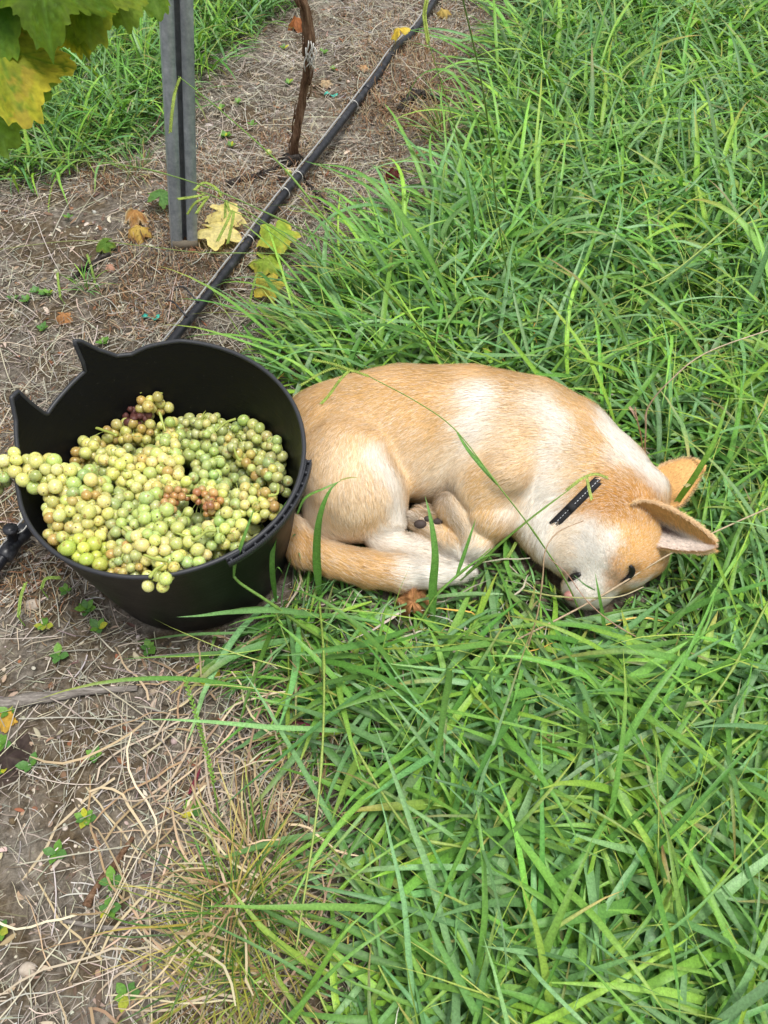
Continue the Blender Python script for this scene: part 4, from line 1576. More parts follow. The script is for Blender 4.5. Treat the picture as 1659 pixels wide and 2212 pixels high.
M_TAPE = mat('green_tape', (.04, .42, .32), .5)
for (x, y, a, lab) in ((328, 692, .1, 'bit of turquoise plastic tape on the soil just behind the tub'), (716, 221, -.2, 'bit of turquoise plastic tape on the soil beside the vine stem')):
    c = at(x, y, 0)
    c[2] = ground(c[0], c[1]) + .004
    u_ = np.array([math.cos(a), math.sin(a), 0])
    v_ = np.array([-math.sin(a), math.cos(a), 0])
    Vt_ = []
    for q in range(7):
        s_ = (q - 3) * .0068
        w_ = [.006, .0065, .006, .002, .0055, .0062, .005][q]
        for e in (-1, 1):
            Vt_.append(u_ * s_ + v_ * (e * w_ + .003 * math.sin(q)) + [0, 0, .004 * math.sin(q * 1.3 + e * .5) + .003])
    o = obj('plastic_tape', np.array(Vt_), np.array([[2 * q, 2 * q + 2, 2 * q + 3, 2 * q + 1] for q in range(6)]), M_TAPE)
    o.location = c
    sol = o.modifiers.new('t', 'SOLIDIFY')
    sol.thickness = .0008
    props(o, lab, 'plastic tape')


# ------------------------------------------------------------------ vine leaves
def leafmesh(Lr, cmain, cedge, cvein, curl=.1, fold=.15, nr=12, na=72, seed=0, spots=None, wave=.05, edge_amt=.8, vein=.012):
    """five-lobed leaf, petiole joint at the origin, tip along +Y, upper side +Z"""
    rs = np.random.RandomState(seed)
    t = np.linspace(-np.pi, np.pi, na, endpoint=False)
    lob = .78 + .12 * np.cos(5 * t)
    lob *= 1 + .14 * np.exp(-(t / .5) ** 2) - .10 * np.exp(-((np.abs(t) - 2.5) / .5) ** 2)
    lob *= 1 - .75 * np.exp(-((np.abs(t) - np.pi) / .16) ** 2)
    saw = np.abs(((t * na / 2 / np.pi * .25) % 1) - .5) * 2
    lob = lob * (1 + .09 * (saw - .5) + .03 * rs.randn(na))
    r = np.linspace(0, 1, nr + 1)[1:]
    x = (r[:, None] * lob[None] * np.sin(t)[None]) * Lr
    y = (r[:, None] * lob[None] * np.cos(t)[None]) * Lr
    vd = np.full(x.shape, 9.)
    va_ = np.array([0, 1.2, -1.2, 2.45, -2.45])
    for a in va_:
        dx_, dy_ = math.sin(a), math.cos(a)
        al = x * dx_ + y * dy_
        pe = np.abs(x * dy_ - y * dx_)
        vd = np.minimum(vd, np.where(al > 0, pe + .02 * Lr * (al / Lr), 9))
        for f in (.3, .5, .7):
            for s_ in (-1, 1):
                ox, oy = dx_ * f * Lr, dy_ * f * Lr
                b2 = a + s_ * .75
                ex, ey = math.sin(b2), math.cos(b2)
                al2 = (x - ox) * ex + (y - oy) * ey
                pe2 = np.abs((x - ox) * ey - (y - oy) * ex)
                vd = np.minimum(vd, np.where((al2 > 0) & (al2 < .35 * Lr), pe2 * 1.5 + .012 * Lr, 9))
    vk = 1 - sm(vein * Lr / .1 * .1, vein * Lr * 3.5, vd)
    vk = np.clip(vk, 0, 1)
    rr_ = np.hypot(x, y)
    z = -fold * np.abs(x) * .6 + wave * Lr * np.sin(t * 5 + seed)[None] * r[:, None] ** 2 - curl * rr_ ** 2 / Lr * 1.2 + .04 * Lr * (1 - vk) * r[:, None]
    z += .035 * Lr * vnoise(x / Lr * 4 + seed, y / Lr * 4, seed)
    V = np.vstack([[0, 0, 0], np.stack([x, y, z], -1).reshape(-1, 3)])
    i, j = np.meshgrid(np.arange(nr - 1), np.arange(na), indexing='ij')
    i, j = i.ravel(), j.ravel()
    j2 = (j + 1) % na
    F4 = np.c_[1 + i * na + j, 1 + (i + 1) * na + j, 1 + (i + 1) * na + j2, 1 + i * na + j2][:, ::-1]
    a = np.arange(na)
    F3 = np.c_[np.zeros(na, int), 1 + (a + 1) % na, 1 + a]
    cm, ce, cv_ = np.array(cmain), np.array(cedge), np.array(cvein)
    ek = sm(.55, 1.0, r)[:, None] * edge_amt * (.6 + .8 * (vnoise(x / Lr * 3 + seed, y / Lr * 3, seed + 4) > -.1))
    ek = np.clip(ek * (1 - .6 * vk), 0, 1)[..., None]
    c = cm * (1 - ek) + ce * ek
    c = c * (1 + .15 * vnoise(x / Lr * 6, y / Lr * 6, seed + 1))[..., None]
    c = c * (1 - .75 * vk[..., None]) + cv_ * .75 * vk[..., None]
    if spots is not None:
        sk = (vnoise(x / Lr * 9 + 3, y / Lr * 9 + seed, seed + 2) > .55)[..., None] * .8
        c = c * (1 - sk) + np.array(spots) * sk
    return V, [F3, F4], np.vstack([c[0].mean(0)[None], c.reshape(-1, 3)])


def place(V, pos, tip, nrm):
    tip = np.asarray(tip, float)
    nrm = np.asarray(nrm, float)
    tip = tip / np.linalg.norm(tip)
    nrm = nrm - tip * (nrm @ tip)
    nrm /= np.linalg.norm(nrm)
    xx = np.cross(tip, nrm)
    return V @ np.stack([xx, tip, nrm]) + pos


YEL, OLV, DKG, MDG, LTY, BRO = (.72, .50, .06), (.26, .27, .02), (.065, .125, .006), (.12, .19, .010), (.78, .66, .24), (.33, .15, .05)
shoot = empty('vine_shoot', at_depth(60, -60, .95))
props(shoot, 'leafy vine shoot with dark green and yellowing leaves hanging into the top left corner', 'vine shoot')
cane = catmull([at_depth(-320, -60, .98), at_depth(-100, -110, .95), at_depth(120, -95, .92), at_depth(330, -90, .95), at_depth(520, -160, 1.0)], 24)
obj('cane', *tube(cane, .0045, 8, wob=.1), M_BARK, shoot)
DN_ = np.array([0, -.25, -1.])
# centre pixel, direction of the tip on the photo, length px, depth, colours, seed, tilt of the face
LV = [((-6, 105), (.42, 1), 160, .93, (.24, .27, .018), (.52, .46, .04), (.10, .19, .012), 1, (.2, 0, 0), (.36, .28, .03), .7),
      ((-44, 175), (.35, 1), 155, .99, (.17, .33, .04), (.30, .38, .05), (.26, .42, .09), 2, (-.2, 0, 0), None, .5),
      ((-50, 215), (.42, 1), 95, 1.01, (.70, .48, .05), (.74, .52, .08), (.4, .4, .06), 3, (.1, 0, 0), BRO, .9),
      ((90, -60), (.12, 1), 145, .90, DKG, MDG, (.10, .2, .02), 4, (.15, 0, .1), None, .5),
      ((-15, -35), (.1, 1), 140, .92, (.06, .15, .012), (.2, .28, .02), (.10, .2, .02), 5, (-.1, 0, .1), None, .3),
      ((190, -50), (.02, 1), 130, .95, (.12, .19, .012), (.24, .27, .02), (.17, .25, .03), 6, (.0, 0, .2), None, .6),
      ((235, -70), (.35, 1), 125, 1.0, (.17, .27, .03), (.2, .3, .03), (.22, .33, .05), 7, (.25, 0, .1), None, .4),
      ((310, -60), (.4, 1), 95, 1.02, (.09, .18, .015), MDG, (.14, .24, .03), 8, (.2, 0, .2), None, .4),
      ((150, 55), (.55, .8), 70, .98, (.16, .24, .02), (.5, .45, .03), (.2, .28, .03), 9, (.3, 0, .2), None, .7)]
for (cx, cy), td, lp, dpt, cm_, ce_, cv2, sd_, tl, sp_, ea in LV:
    pos = at_depth(cx, cy, dpt)
    Lr = lp * dpt / CF / .93
    tipd = np.array([td[0], 0, 0]) - UP * td[1] - FW * .12
    nrm = -FW + np.array(tl) + UP * .25
    V, F, C = leafmesh(Lr, cm_, ce_, cv2, curl=.18, fold=.22, seed=sd_, spots=sp_, wave=.06, edge_amt=ea, nr=18, na=120)
    lo_ = obj('leaf', place(V, pos, tipd, nrm), F, M_LEAF, shoot, C)
    k = np.argmin(np.linalg.norm(cane - pos, axis=1))
    so = obj('petiole', *tube(catmull([pos, pos * .5 + cane[k] * .5 + [0, .01, -.004], cane[k]], 8), .0013, 6), M_STEM, shoot, None)
P(M_STEM)

# fallen leaves on the soil and in the grass
FL = [((862, 66), (-.3, -1), .040, .06, YEL, (.75, .58, .10), (.6, .52, .12), 21, .5, 'bright yellow fallen vine leaf beside the far end of the pipe'),
      ((480, 462), (1, .3), .055, .03, LTY, (.75, .62, .25), (.7, .62, .3), 22, .25, 'pale yellow fallen leaf folded behind the foot of the steel post'),
      ((468, 500), (1, .25), .062, .03, (.76, .66, .28), LTY, (.66, .58, .26), 23, .1, 'broad pale yellow fallen leaf right of the foot of the steel post'),
      ((292, 462), (.8, .3), .036, .02, (.50, .28, .10), (.75, .62, .4), (.45, .2, .07), 24, .9, 'curled tan and orange dead leaf left of the steel post'),
      ((300, 497), (.9, .2), .034, .02, (.62, .43, .10), (.4, .22, .07), (.55, .4, .12), 25, .5, 'yellow-brown fallen leaf in front of the curled tan leaf'),
      ((578, 612), (.35, 1), .045, .04, (.58, .52, .10), (.68, .52, .08), (.2, .28, .04), 26, .3, 'yellow-green veined leaf on the soil at the edge of the long grass'),
      ((598, 500), (.3, 1), .062, .05, (.28, .42, .05), (.55, .52, .08), (.35, .46, .08), 27, .3, 'light green and yellow leaf leaning on the pipe under grass stalks'),
      ((572, 565), (.8, .5), .050, .02, (.28, .40, .05), (.5, .47, .07), (.35, .46, .08), 28, .3, 'green fallen leaf half hidden in grass above the veined yellow leaf'),
      ((347, 425), (.2, -1), .042, .04, (.10, .22, .06), (.12, .24, .05), (.16, .3, .09), 29, .2, 'green leaf standing just left behind the steel post'),
      ((228, 527), (-.5, .3), .028, .02, (.10, .20, .03), (.2, .26, .04), (.15, .28, .05), 30, .3, 'small dark green leaf on the soil near the black twisted root'),
      ((640, 45), (.2, 1), .040, .03, (.38, .14, .05), (.28, .10, .04), (.2, .08, .03), 31, .7, 'rust brown dead leaf behind the vine stem'),
      ((704, 178), (1, 0), .022, .01, (.60, .45, .28), (.55, .4, .25), (.5, .35, .2), 32, .5, 'small beige dead leaf between the vine stem and the pipe'),
      ((786, 145), (1, .2), .018, .01, (.66, .40, .20), (.6, .36, .18), (.5, .3, .15), 33, .4, 'tiny pale orange leaf on the soil left of the pipe'),
      ((135, 683), (.6, .2), .024, .01, (.52, .26, .11), (.4, .2, .08), (.4, .2, .08), 34, .8, 'small orange brown leaf on the soil at the left behind the tub'),
      ((235, 577), (1, .2), .014, .01, (.60, .33, .24), (.5, .3, .2), (.5, .3, .2), 35, .4, 'tiny pinkish leaf scrap on the soil left of the steel post'),
      ((850, 372), (.2, 1), .030, .02, (.10, .02, .02), (.16, .03, .02), (.2, .08, .05), 36, .9, 'dark red dead leaf on the soil by the edge of the tall grass'),
      ((800, 560), (.2, 1), .022, .03, (.62, .55, .2), (.45, .25, .1), (.5, .45, .2), 37, .5, 'yellowish leaf scrap in the grass above the dog'),
      ((20, 1640), (1, .2), .05, .01, (.07, .05, .045), (.09, .065, .05), (.1, .08, .06), 38, .9, 'crumpled dark brown dead leaf at the left edge of the soil'),
      ((10, 1555), (.2, 1), .020, .01, (.62, .38, .06), (.6, .36, .06), (.5, .3, .06), 39, .3, 'small orange yellow leaf at the left edge above the green seedling'),
      ((892, 1300), (.1, -1), .052, .035, (.55, .28, .12), (.62, .36, .18), (.28, .12, .05), 40, 1.6, 'crumpled brown dead leaf in the grass just below the tip of the tail'),
      ((955, 25), (.4, 1), .03, .02, (.55, .40, .12), (.45, .3, .1), (.4, .3, .1), 41, .6, 'withered yellowish leaf by the far end of the pipe')]
for (x, y), td, Lr, zz, cm_, ce_, cv2, sd_, cr, lab in FL:
    pos = atg(x, y, zz)
    V, F, C = leafmesh(Lr, cm_, ce_, cv2, curl=cr * .9, fold=.2 + cr * .6, seed=sd_, wave=.06 + .16 * cr, edge_amt=.8, nr=9, na=60)
    V[:, 2] += cr * Lr * .3
    tipd = np.array([td[0], -td[1], -.1 if sd_ != 40 else .5])
    rs = np.random.RandomState(sd_)
    nrm = np.array([rs.uniform(-.3, .3), rs.uniform(-.6, .1), 1])
    if sd_ == 40:
        V[:, 2] += .010 * vnoise(V[:, 0] * 70, V[:, 1] * 70, 3) + .006 * vnoise(V[:, 0] * 150, V[:, 1] * 150, 5)
        V[:, 0] *= .75 + .25 * vnoise(V[:, 1] * 60, V[:, 1] * 0, 2)
    V = place(V, pos, tipd, nrm)
    V[:, 2] = np.maximum(V[:, 2], ground(V[:, 0], V[:, 1]) + .002)
    thing('fallen_leaf', V, F, M_LEAF, lab, 'fallen leaf', None, C)

# stones and lost grapes on the soil
SV, SF = sphere(10, 7)
M_STONE = mat('pale_stone', rough=.9)
sa = noise(M_STONE, 60, 4, .7)
lk(M_STONE, ramp(M_STONE, sa.outputs[0], [(.3, (.3, .24, .18)), (.7, (.55, .48, .4))]).outputs[0], P(M_STONE).inputs['Base Color'])
for (x, y, r_, lab) in ((535, 868, .012, None), (543, 872, .011, None), (550, 858, .02, 'pale stone half sunk in the soil beside the edge of the grass, by the dog'), (65, 2095, .011, 'pinkish stone at the lower left corner of the soil'),
                        (70, 1308, .013, 'small peach coloured stone left of the bottom of the tub'), (690, 575, .018, 'white stone in the grass edge right of the yellow-green leaf'),
                        (205, 1385, .006, 'tiny white pebble'), (560, 870, .02, None), (250, 1595, .006, None), (227, 1644, .005, None), (704, 580, .014, 'white chip of stone touching the larger white stone')):
    if lab is None or lab == 'tiny white pebble':
        continue
    c = at(x, y, 0)
    c[2] = ground(c[0], c[1]) + r_ * .25
    rs = np.random.RandomState(int(x))
    V = SV * [r_, r_ * .8, r_ * .6] * (1 + .2 * rs.rand(len(SV), 1))
    thing('stone', V + c, SF, M_STONE, lab, 'stone')
for (x, y, lab) in ((582, 344, 'lost green grape on the soil left of the base of the vine stem'), (624, 384, 'lost green grape lying against the pipe below the vine stem'), (855, 368, 'lost green grape on the dark red leaf')):
    c = at(x, y, .01)
    c[2] = ground(c[0], c[1]) + .009
    o = bpy.data.objects.new('fallen_grape', gm)
    COL.objects.link(o)
    o.location = c
    o.scale = (.0095,) * 3
    o.color = (.5, .52, .14, 1)
    props(o, lab, 'grape')
# ------------------------------------------------------------------ soil crumbs, straw, litter
def gz_(x, y):
    return ground(x, y)


ico = np.array([[0, 0, 1], [.89, 0, .45], [.28, .85, .45], [-.72, .53, .45], [-.72, -.53, .45], [.28, -.85, .45], [.72, .53, -.45], [-.28, .85, -.45], [-.89, 0, -.45], [-.28, -.85, -.45], [.72, -.53, -.45], [0, 0, -1]])
icf = [np.array([[0, 1, 2], [0, 2, 3], [0, 3, 4], [0, 4, 5], [0, 5, 1], [1, 6, 2], [2, 7, 3], [3, 8, 4], [4, 9, 5], [5, 10, 1], [6, 7, 2], [7, 8, 3], [8, 9, 4], [9, 10, 5], [10, 6, 1], [11, 7, 6], [11, 8, 7], [11, 9, 8], [11, 10, 9], [11, 6, 10]])]
SOILP = gpoly([(-500, -250), (1300, -250), (1150, 200), (1000, 480), (760, 620), (700, 900), (640, 1300), (800, 1700), (700, 2700), (-900, 2700), (-900, 800)])
x, y = samples(70000, SOILP, .03)
keep_ = (vnoise(x * 9, y * 9, 31) + .35 * R.randn(len(x)) > -.1)
x, y = x[keep_][:26000], y[keep_][:26000]
n = len(x)
sz = np.clip(np.exp(R.normal(-6.35, .5, n)), .0008, .0085)
cl = pick([(.35, .31, .24), (.25, .215, .165), (.44, .40, .32), (.13, .105, .08), (.18, .135, .08), (.54, .49, .41)], n, .15)
ps = np.c_[x, y, gz_(x, y) + sz * .3]
ok = tubdist(ps) > .0
V, F, C = scatter_shapes(ico, icf, ps[ok], sz[ok], R, np.clip(cl[ok], .01, 1))
o = obj('soil_crumbs', V, F, M_CLOD, None, C, smooth=False)
props(o, 'crumbs and small clods of pale and dark soil', None, None, 'stuff')

STRAWC = [(.43, .385, .29), (.36, .325, .26), (.29, .265, .22), (.22, .195, .16), (.52, .47, .37), (.43, .41, .36), (.15, .12, .09)]


def addup(name, sets, m_, label):
    V, F, C = join(sets)
    o = obj(name, V, F, m_, None, np.clip(C, .004, .95))
    return props(o, label, None, None, 'stuff')


def straw(n_try, poly, L, W, cols, lift=.012, wob=.10, el=.12, seg=5, patchy=0., fl=.001, jit=.05):
    x, y = samples(n_try, poly, jit)
    if patchy:
        k = vnoise(x * 5, y * 5, 41) + .5 * vnoise(x * 13, y * 13, 42) + .3 * R.randn(len(x)) > patchy
        x, y = x[k], y[k]
    n = len(x)
    root = np.c_[x, y, gz_(x, y) + R.rand(n) ** 2 * lift]
    res = ribbons(root, R.uniform(0, 2 * np.pi, n), R.uniform(-el, el * 2, n), R.uniform(0, el * 3, n), R.uniform(*L, n), R.uniform(*W, n),
                  pick(cols, n), seg=seg, drift=R.normal(0, .4, n), twist=R.uniform(-1.2, 1.2, n), fold=None, prof='straw', floor=fl + R.rand(n) ** 2 * lift * .7, wobble=wob)
    Vn = res[3]
    ok = (tubdist(Vn).min(1) > .002) & (dogdist(Vn).min(1) > .004)
    return keep(res, ok)[:3]


sets = [straw(120000, SOILP, (.012, .05), (.0007, .0017), STRAWC + [(.16, .125, .09), (.24, .2, .15)], .006, patchy=-.6, wob=.12),
        straw(30000, SOILP, (.03, .09), (.0009, .0021), STRAWC, .014, patchy=-.2, wob=.10),
        straw(3000, SOILP, (.10, .24), (.0010, .0019), [(.46, .41, .31), (.41, .37, .30), (.34, .30, .23)], .02, wob=.03, seg=8)]
addup('straw_litter', sets, M_STRAW, 'fine grey and tan dead grass stems scattered over the soil')
TANC_ = [(.54, .44, .29), (.46, .365, .235), (.58, .49, .34), (.36, .255, .155), (.30, .21, .13)]
sets = [straw(34000, TAN, (.06, .20), (.0016, .0038), TANC_, .03, wob=.22, el=.3, seg=7, jit=.08)]
addup('dry_grass', sets, M_STRAW, 'thick mat of tan dried grass blades in front of the tub at the edge of the green grass')
# rust coloured dead moss and weed
MOSS = [gpoly([(-40, 880), (60, 880), (60, 1150), (190, 1280), (130, 1330), (-60, 1280)]), gpoly([(800, 130), (1010, 90), (1000, 260), (880, 330), (780, 300), (720, 290)]),
        gpoly([(560, 270), (640, 270), (720, 380), (700, 480), (600, 470), (560, 330)]), gpoly([(250, 640), (420, 560), (430, 700), (330, 740), (200, 720)]),
        gpoly([(120, 330), (330, 370), (300, 450), (150, 430)]),
        gpoly([(740, 20), (1130, -40), (1120, 160), (1000, 300), (960, 420), (800, 560), (720, 480), (780, 260)]), gpoly([(430, 330), (600, 420), (560, 620), (420, 680), (250, 620)])]
sets = []
for q, mp_ in enumerate(MOSS):
    x, y = samples(200000, mp_, .035)
    x, y = x[:2600], y[:2600]
    n = len(x)
    root = np.c_[x, y, gz_(x, y) + R.rand(n) * .006]
    res = ribbons(root, R.uniform(0, 6.28, n), R.uniform(.1, 1.3, n), R.uniform(0, 1.5, n), R.uniform(.010, .038, n), R.uniform(.0010, .0024, n),
                  pick([(.20, .105, .05), (.26, .14, .07), (.14, .075, .04), (.32, .23, .13), (.38, .3, .19)], n), seg=4, drift=R.normal(0, 1, n), fold=None, prof='straw', floor=.001, wobble=.3)
    ok = tubdist(res[3]).min(1) > .002
    sets.append(keep(res, ok)[:3])
addup('dead_weeds', sets, M_STRAW, 'rust brown tangles of dead weed on the soil')
# leaf fragments and chips
x, y = samples(16000, SOILP, .03)
x, y = x[:5000], y[:5000]
n = len(x)
root = np.c_[x, y, gz_(x, y) + .002]
res = ribbons(root, R.uniform(0, 6.28, n), R.uniform(-.1, .5, n), R.uniform(-.5, 1.2, n), R.uniform(.006, .026, n), R.uniform(.003, .009, n),
              pick([(.20, .13, .08), (.30, .22, .15), (.12, .08, .06), (.42, .34, .25), (.5, .44, .36), (.24, .10, .05)], n), seg=4, drift=R.normal(0, .8, n), twist=R.uniform(-1, 1, n), fold=.5, prof='chip', floor=.001)
ok = tubdist(res[3]).min(1) > .002
addup('leaf_fragments', [keep(res, ok)[:3]], M_STRAW, 'crumbled bits of dead leaf and bark on the soil')

# ------------------------------------------------------------------ green grass
GC = [(.115, .27, .045), (.145, .32, .055), (.085, .215, .04), (.185, .37, .06), (.14, .30, .10), (.115, .25, .085), (.23, .41, .05), (.19, .35, .14)]
GDK = [(.035, .085, .018), (.05, .115, .024), (.065, .14, .03), (.085, .17, .04)]  # darkened greens for low blades, painting shade into the gaps of the grass
YGR = [(.26, .36, .06), (.22, .34, .05), (.33, .40, .09)]
TIPS = np.array([(.45, .33, .10), (.38, .42, .08), (.3, .17, .07)])
DOGC = np.array([.15, .86])


def filter_green(res, near_h=.045, dmin=.004):
    Vn = res[3]
    d = dogdist(Vn)
    ok = (d.min(1) > dmin) & (tubdist(Vn).min(1) > .003)
    # grass pressed flat beside the dog does not stand up over it
    dz = Vn[..., 2] - ground(Vn[..., 0], Vn[..., 1])
    prox = (d < .06) & (dz > near_h)
    ok &= ~prox.any(1)
    # the sight line past the animal: blades on the near side rise no higher than its flank there
    nearside = (Vn[..., 1] < .80) & (Vn[..., 1] > .45) & (Vn[..., 0] > -.15) & (Vn[..., 0] < .47)
    ok &= ~((nearside & (dz > .05 + .35 * np.clip(.62 - Vn[..., 1], 0, 1)) & (d < .12)).any(1))
    return ok


def grass(n_try, poly, L, W, el, bend, cols, lift=.04, seg=7, jitter=.04, tips=.25, azf=None, kinkp=.3, maxn=None, wob=.035, patch=None, p=1.6, nh=.045, mid=1.15, fold=.28):
    x, y = samples(n_try, poly, jitter)
    if patch is not None:
        k = vnoise(x * 6, y * 6, 51) + .25 * R.randn(len(x)) > patch
        x, y = x[k], y[k]
    if maxn:
        x, y = x[:maxn], y[:maxn]
    n = len(x)
    # roots inside the animal or tub are dropped
    root = np.c_[x, y, gz_(x, y) + R.rand(n) * lift]
    az = R.uniform(0, 2 * np.pi, n)
    if azf is not None:
        f, kappa = azf(x, y)
        az = np.where(R.rand(n) < kappa, f + R.normal(0, .5, n), az)
    el0 = R.uniform(*el, n)
    bd = R.uniform(*bend, n)
    res1 = ribbons(root, az, el0, bd, R.uniform(*L, n), R.uniform(*W, n) * R.choice([1, 1, .8, .6], n), pick(cols, n, .15), seg=seg, drift=R.normal(0, .28, n),
                   twist=R.normal(0, .45, n), fold=fold, floor=.002 + R.rand(n) * lift * .8, tipcol=(TIPS[R.randint(3, size=n)], (R.rand(n) < tips) * R.uniform(.3, 1, n)), wobble=wob, p=p, mid=mid)
    ok = filter_green(res1, nh)
    return keep(res1, ok)[:3]


def flow_az(x, y):
    # long blades at the soil edge lean out to the upper left, the rest lie both ways
    left = sm(.5, -.1, x) * sm(.95, 1.2, y)
    f = np.where(R.rand(len(x)) < .35 + .5 * left, math.radians(148), math.radians(62))
    return f, .25 + .45 * left


FAR = gpoly([(1190, -250), (1120, 250), (1050, 480), (860, 640), (760, 760), (2100, 800), (2900, -250)])
NEAR = gpoly([(880, 1500), (1750, 1400), (1750, 2350), (880, 2350)])
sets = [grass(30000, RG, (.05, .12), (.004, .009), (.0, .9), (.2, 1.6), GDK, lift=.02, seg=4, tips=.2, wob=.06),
        grass(52000, RG, (.10, .24), (.007, .0130), (.05, .8), (.3, 1.6), GC, lift=.05, seg=6, tips=.22, azf=flow_az),
        grass(17000, RG, (.12, .24), (.0105, .0155), (.05, .55), (.1, .9), GC, lift=.06, seg=7, tips=.25, azf=flow_az, patch=-.3),
        grass(26000, NEAR, (.12, .26), (.012, .0185), (.05, .5), (.1, .9), GC, lift=.07, seg=8, tips=.25, azf=flow_az),
        grass(20000, FAR, (.16, .34), (.011, .017), (.1, .9), (.3, 1.6), GC, lift=.06, seg=8, tips=.2, azf=flow_az, patch=-.25),
        grass(15000, RG, (.22, .42), (.007, .0125), (.3, 1.0), (.7, 1.9), GC, lift=.03, seg=10, tips=.3, azf=flow_az, nh=.06)]
# short trampled grass right up against the animal
RING = [(-.16, .5), (.62, .5), (.62, 1.3), (-.16, 1.3)]
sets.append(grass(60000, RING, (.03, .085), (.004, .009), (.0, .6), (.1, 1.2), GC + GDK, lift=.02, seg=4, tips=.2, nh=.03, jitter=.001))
addup('grass', sets, M_GRASS, 'thick tangled mat of broad green grass blades around the dog')
sets = [grass(9000, RG, (.14, .36), (.0018, .003), (.1, .8), (.2, 1.3), YGR, lift=.05, seg=8, tips=.1, azf=flow_az, fold=.6),
        grass(14000, RG, (.05, .18), (.0015, .0045), (.0, .5), (.1, 1.2), STRAWC[:5] + [(.5, .36, .08), (.55, .33, .06)], lift=.045, seg=6, tips=0, wob=.2)]
addup('grass_stems', sets, M_STEM, 'yellow-green stems and dry straws mixed through the grass')
sets = [grass(70000, LG, (.07, .22), (.006, .011), (.2, 1.2), (.4, 2.0), GC, lift=.03, seg=6, tips=.2),
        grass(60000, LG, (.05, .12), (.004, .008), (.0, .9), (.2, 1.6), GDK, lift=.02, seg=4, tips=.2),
        grass(14000, LG, (.08, .22), (.0015, .003), (.1, 1.0), (.2, 1.5), YGR, lift=.03, seg=6, tips=0),
        grass(12000, LG, (.06, .18), (.0015, .0035), (.0, .7), (.1, 1.5), STRAWC[:4] + [(.16, .03, .04)], lift=.03, seg=6, tips=0, wob=.2)]
addup('far_grass', sets, M_GRASS, 'green grass growing behind the steel post at the upper left')


# tufts
def tuft(cx, cy, n, L, W, cols, spread=.03, el=(.5, 1.4), bend=(.5, 2.0), name='grass_tuft', label='', az=None, tips=.4):
    c = at(cx, cy, 0)
    a = R.uniform(0, 2 * np.pi, n)
    rr_ = spread * np.sqrt(R.rand(n))
    root = np.c_[c[0] + rr_ * np.cos(a), c[1] + rr_ * np.sin(a), np.zeros(n)]
    root[:, 2] = gz_(root[:, 0], root[:, 1])
    aa = a + R.normal(0, .5, n) if az is None else R.normal(az, .6, n)
    res = ribbons(root, aa, R.uniform(*el, n), R.uniform(*bend, n), R.uniform(*L, n), R.uniform(*W, n), pick(cols, n, .15), seg=9, drift=R.normal(0, .3, n),
                  twist=R.normal(0, .5, n), fold=.4, floor=.003, tipcol=(np.array([(.6, .42, .08), (.55, .5, .1), (.5, .38, .2)])[R.randint(3, size=n)], (R.rand(n) < tips) * R.uniform(.4, 1, n)), wobble=.05)
    V, F, C, _ = keep(res, tubdist(res[3]).min(1) > .003)
    return thing(name, V, F, M_GRASS, label, 'grass tuft', None, np.clip(C, .01, .9))


YT = [(.09, .19, .035), (.13, .24, .04), (.22, .29, .05), (.34, .32, .06), (.45, .38, .14), (.07, .16, .04)]
DT = [(.5, .38, .2), (.42, .3, .16), (.56, .46, .3), (.3, .2, .1)]
tuft(505, 1985, 130, (.08, .20), (.0016, .0032), YT, .035, label='large yellowing grass tuft below the tan dry mat at the lower middle')
tuft(455, 2130, 80, (.07, .16), (.0016, .003), YT + DT, .035, label='thin yellow striped grass tuft at the bottom edge left of the thick green grass')
tuft(600, 2080, 100, (.07, .16), (.0016, .003), YT, .04, label='straggly yellow-green tuft at the bottom where the soil meets the green grass')
tuft(560, 1890, 110, (.07, .17), (.0016, .0034), DT + YT[:2], .04, label='half dry tuft just above the large yellowing tuft')
tuft(700, 1560, 120, (.06, .14), (.002, .004), DT + GC[:3], .05, label='half dry tuft at the edge of the green grass below the tub')
tuft(640, 1420, 80, (.06, .14), (.003, .006), GC, .03, el=(.3, 1.1), label='green tuft in front of the base of the tub', tips=.1)
tuft(555, 1455, 36, (.05, .10), (.002, .0035), GC, .02, el=(.4, 1.2), label='small bluish green tuft on the dry mat below the tub', tips=0)
tuft(655, 1180, 26, (.08, .15), (.004, .006), GC, .018, el=(.7, 1.3), bend=(.2, 1.2), label='green tuft squeezed between the tub and the tail of the dog', az=-1.6, tips=.1)
tuft(655, 1330, 70, (.07, .15), (.002, .005), GC + DT[:1], .045, el=(.3, 1.2), label='thin green tuft beside the lower right of the tub', tips=.2)
tuft(300, 395, 40, (.05, .12), (.0015, .003), GC + DT, .03, label='sparse tuft with brown stems left of the steel post', tips=.3)
tuft(960, 300, 60, (.08, .18), (.002, .0045), GC + DT, .04, label='tuft with brown stems where the tall grass meets the brown weeds right of the pipe', tips=.3)
tuft(190, 640, 22, (.04, .09), (.0015, .0028), GC, .015, label='little tuft on the soil between the twisted root and the tub', tips=0)


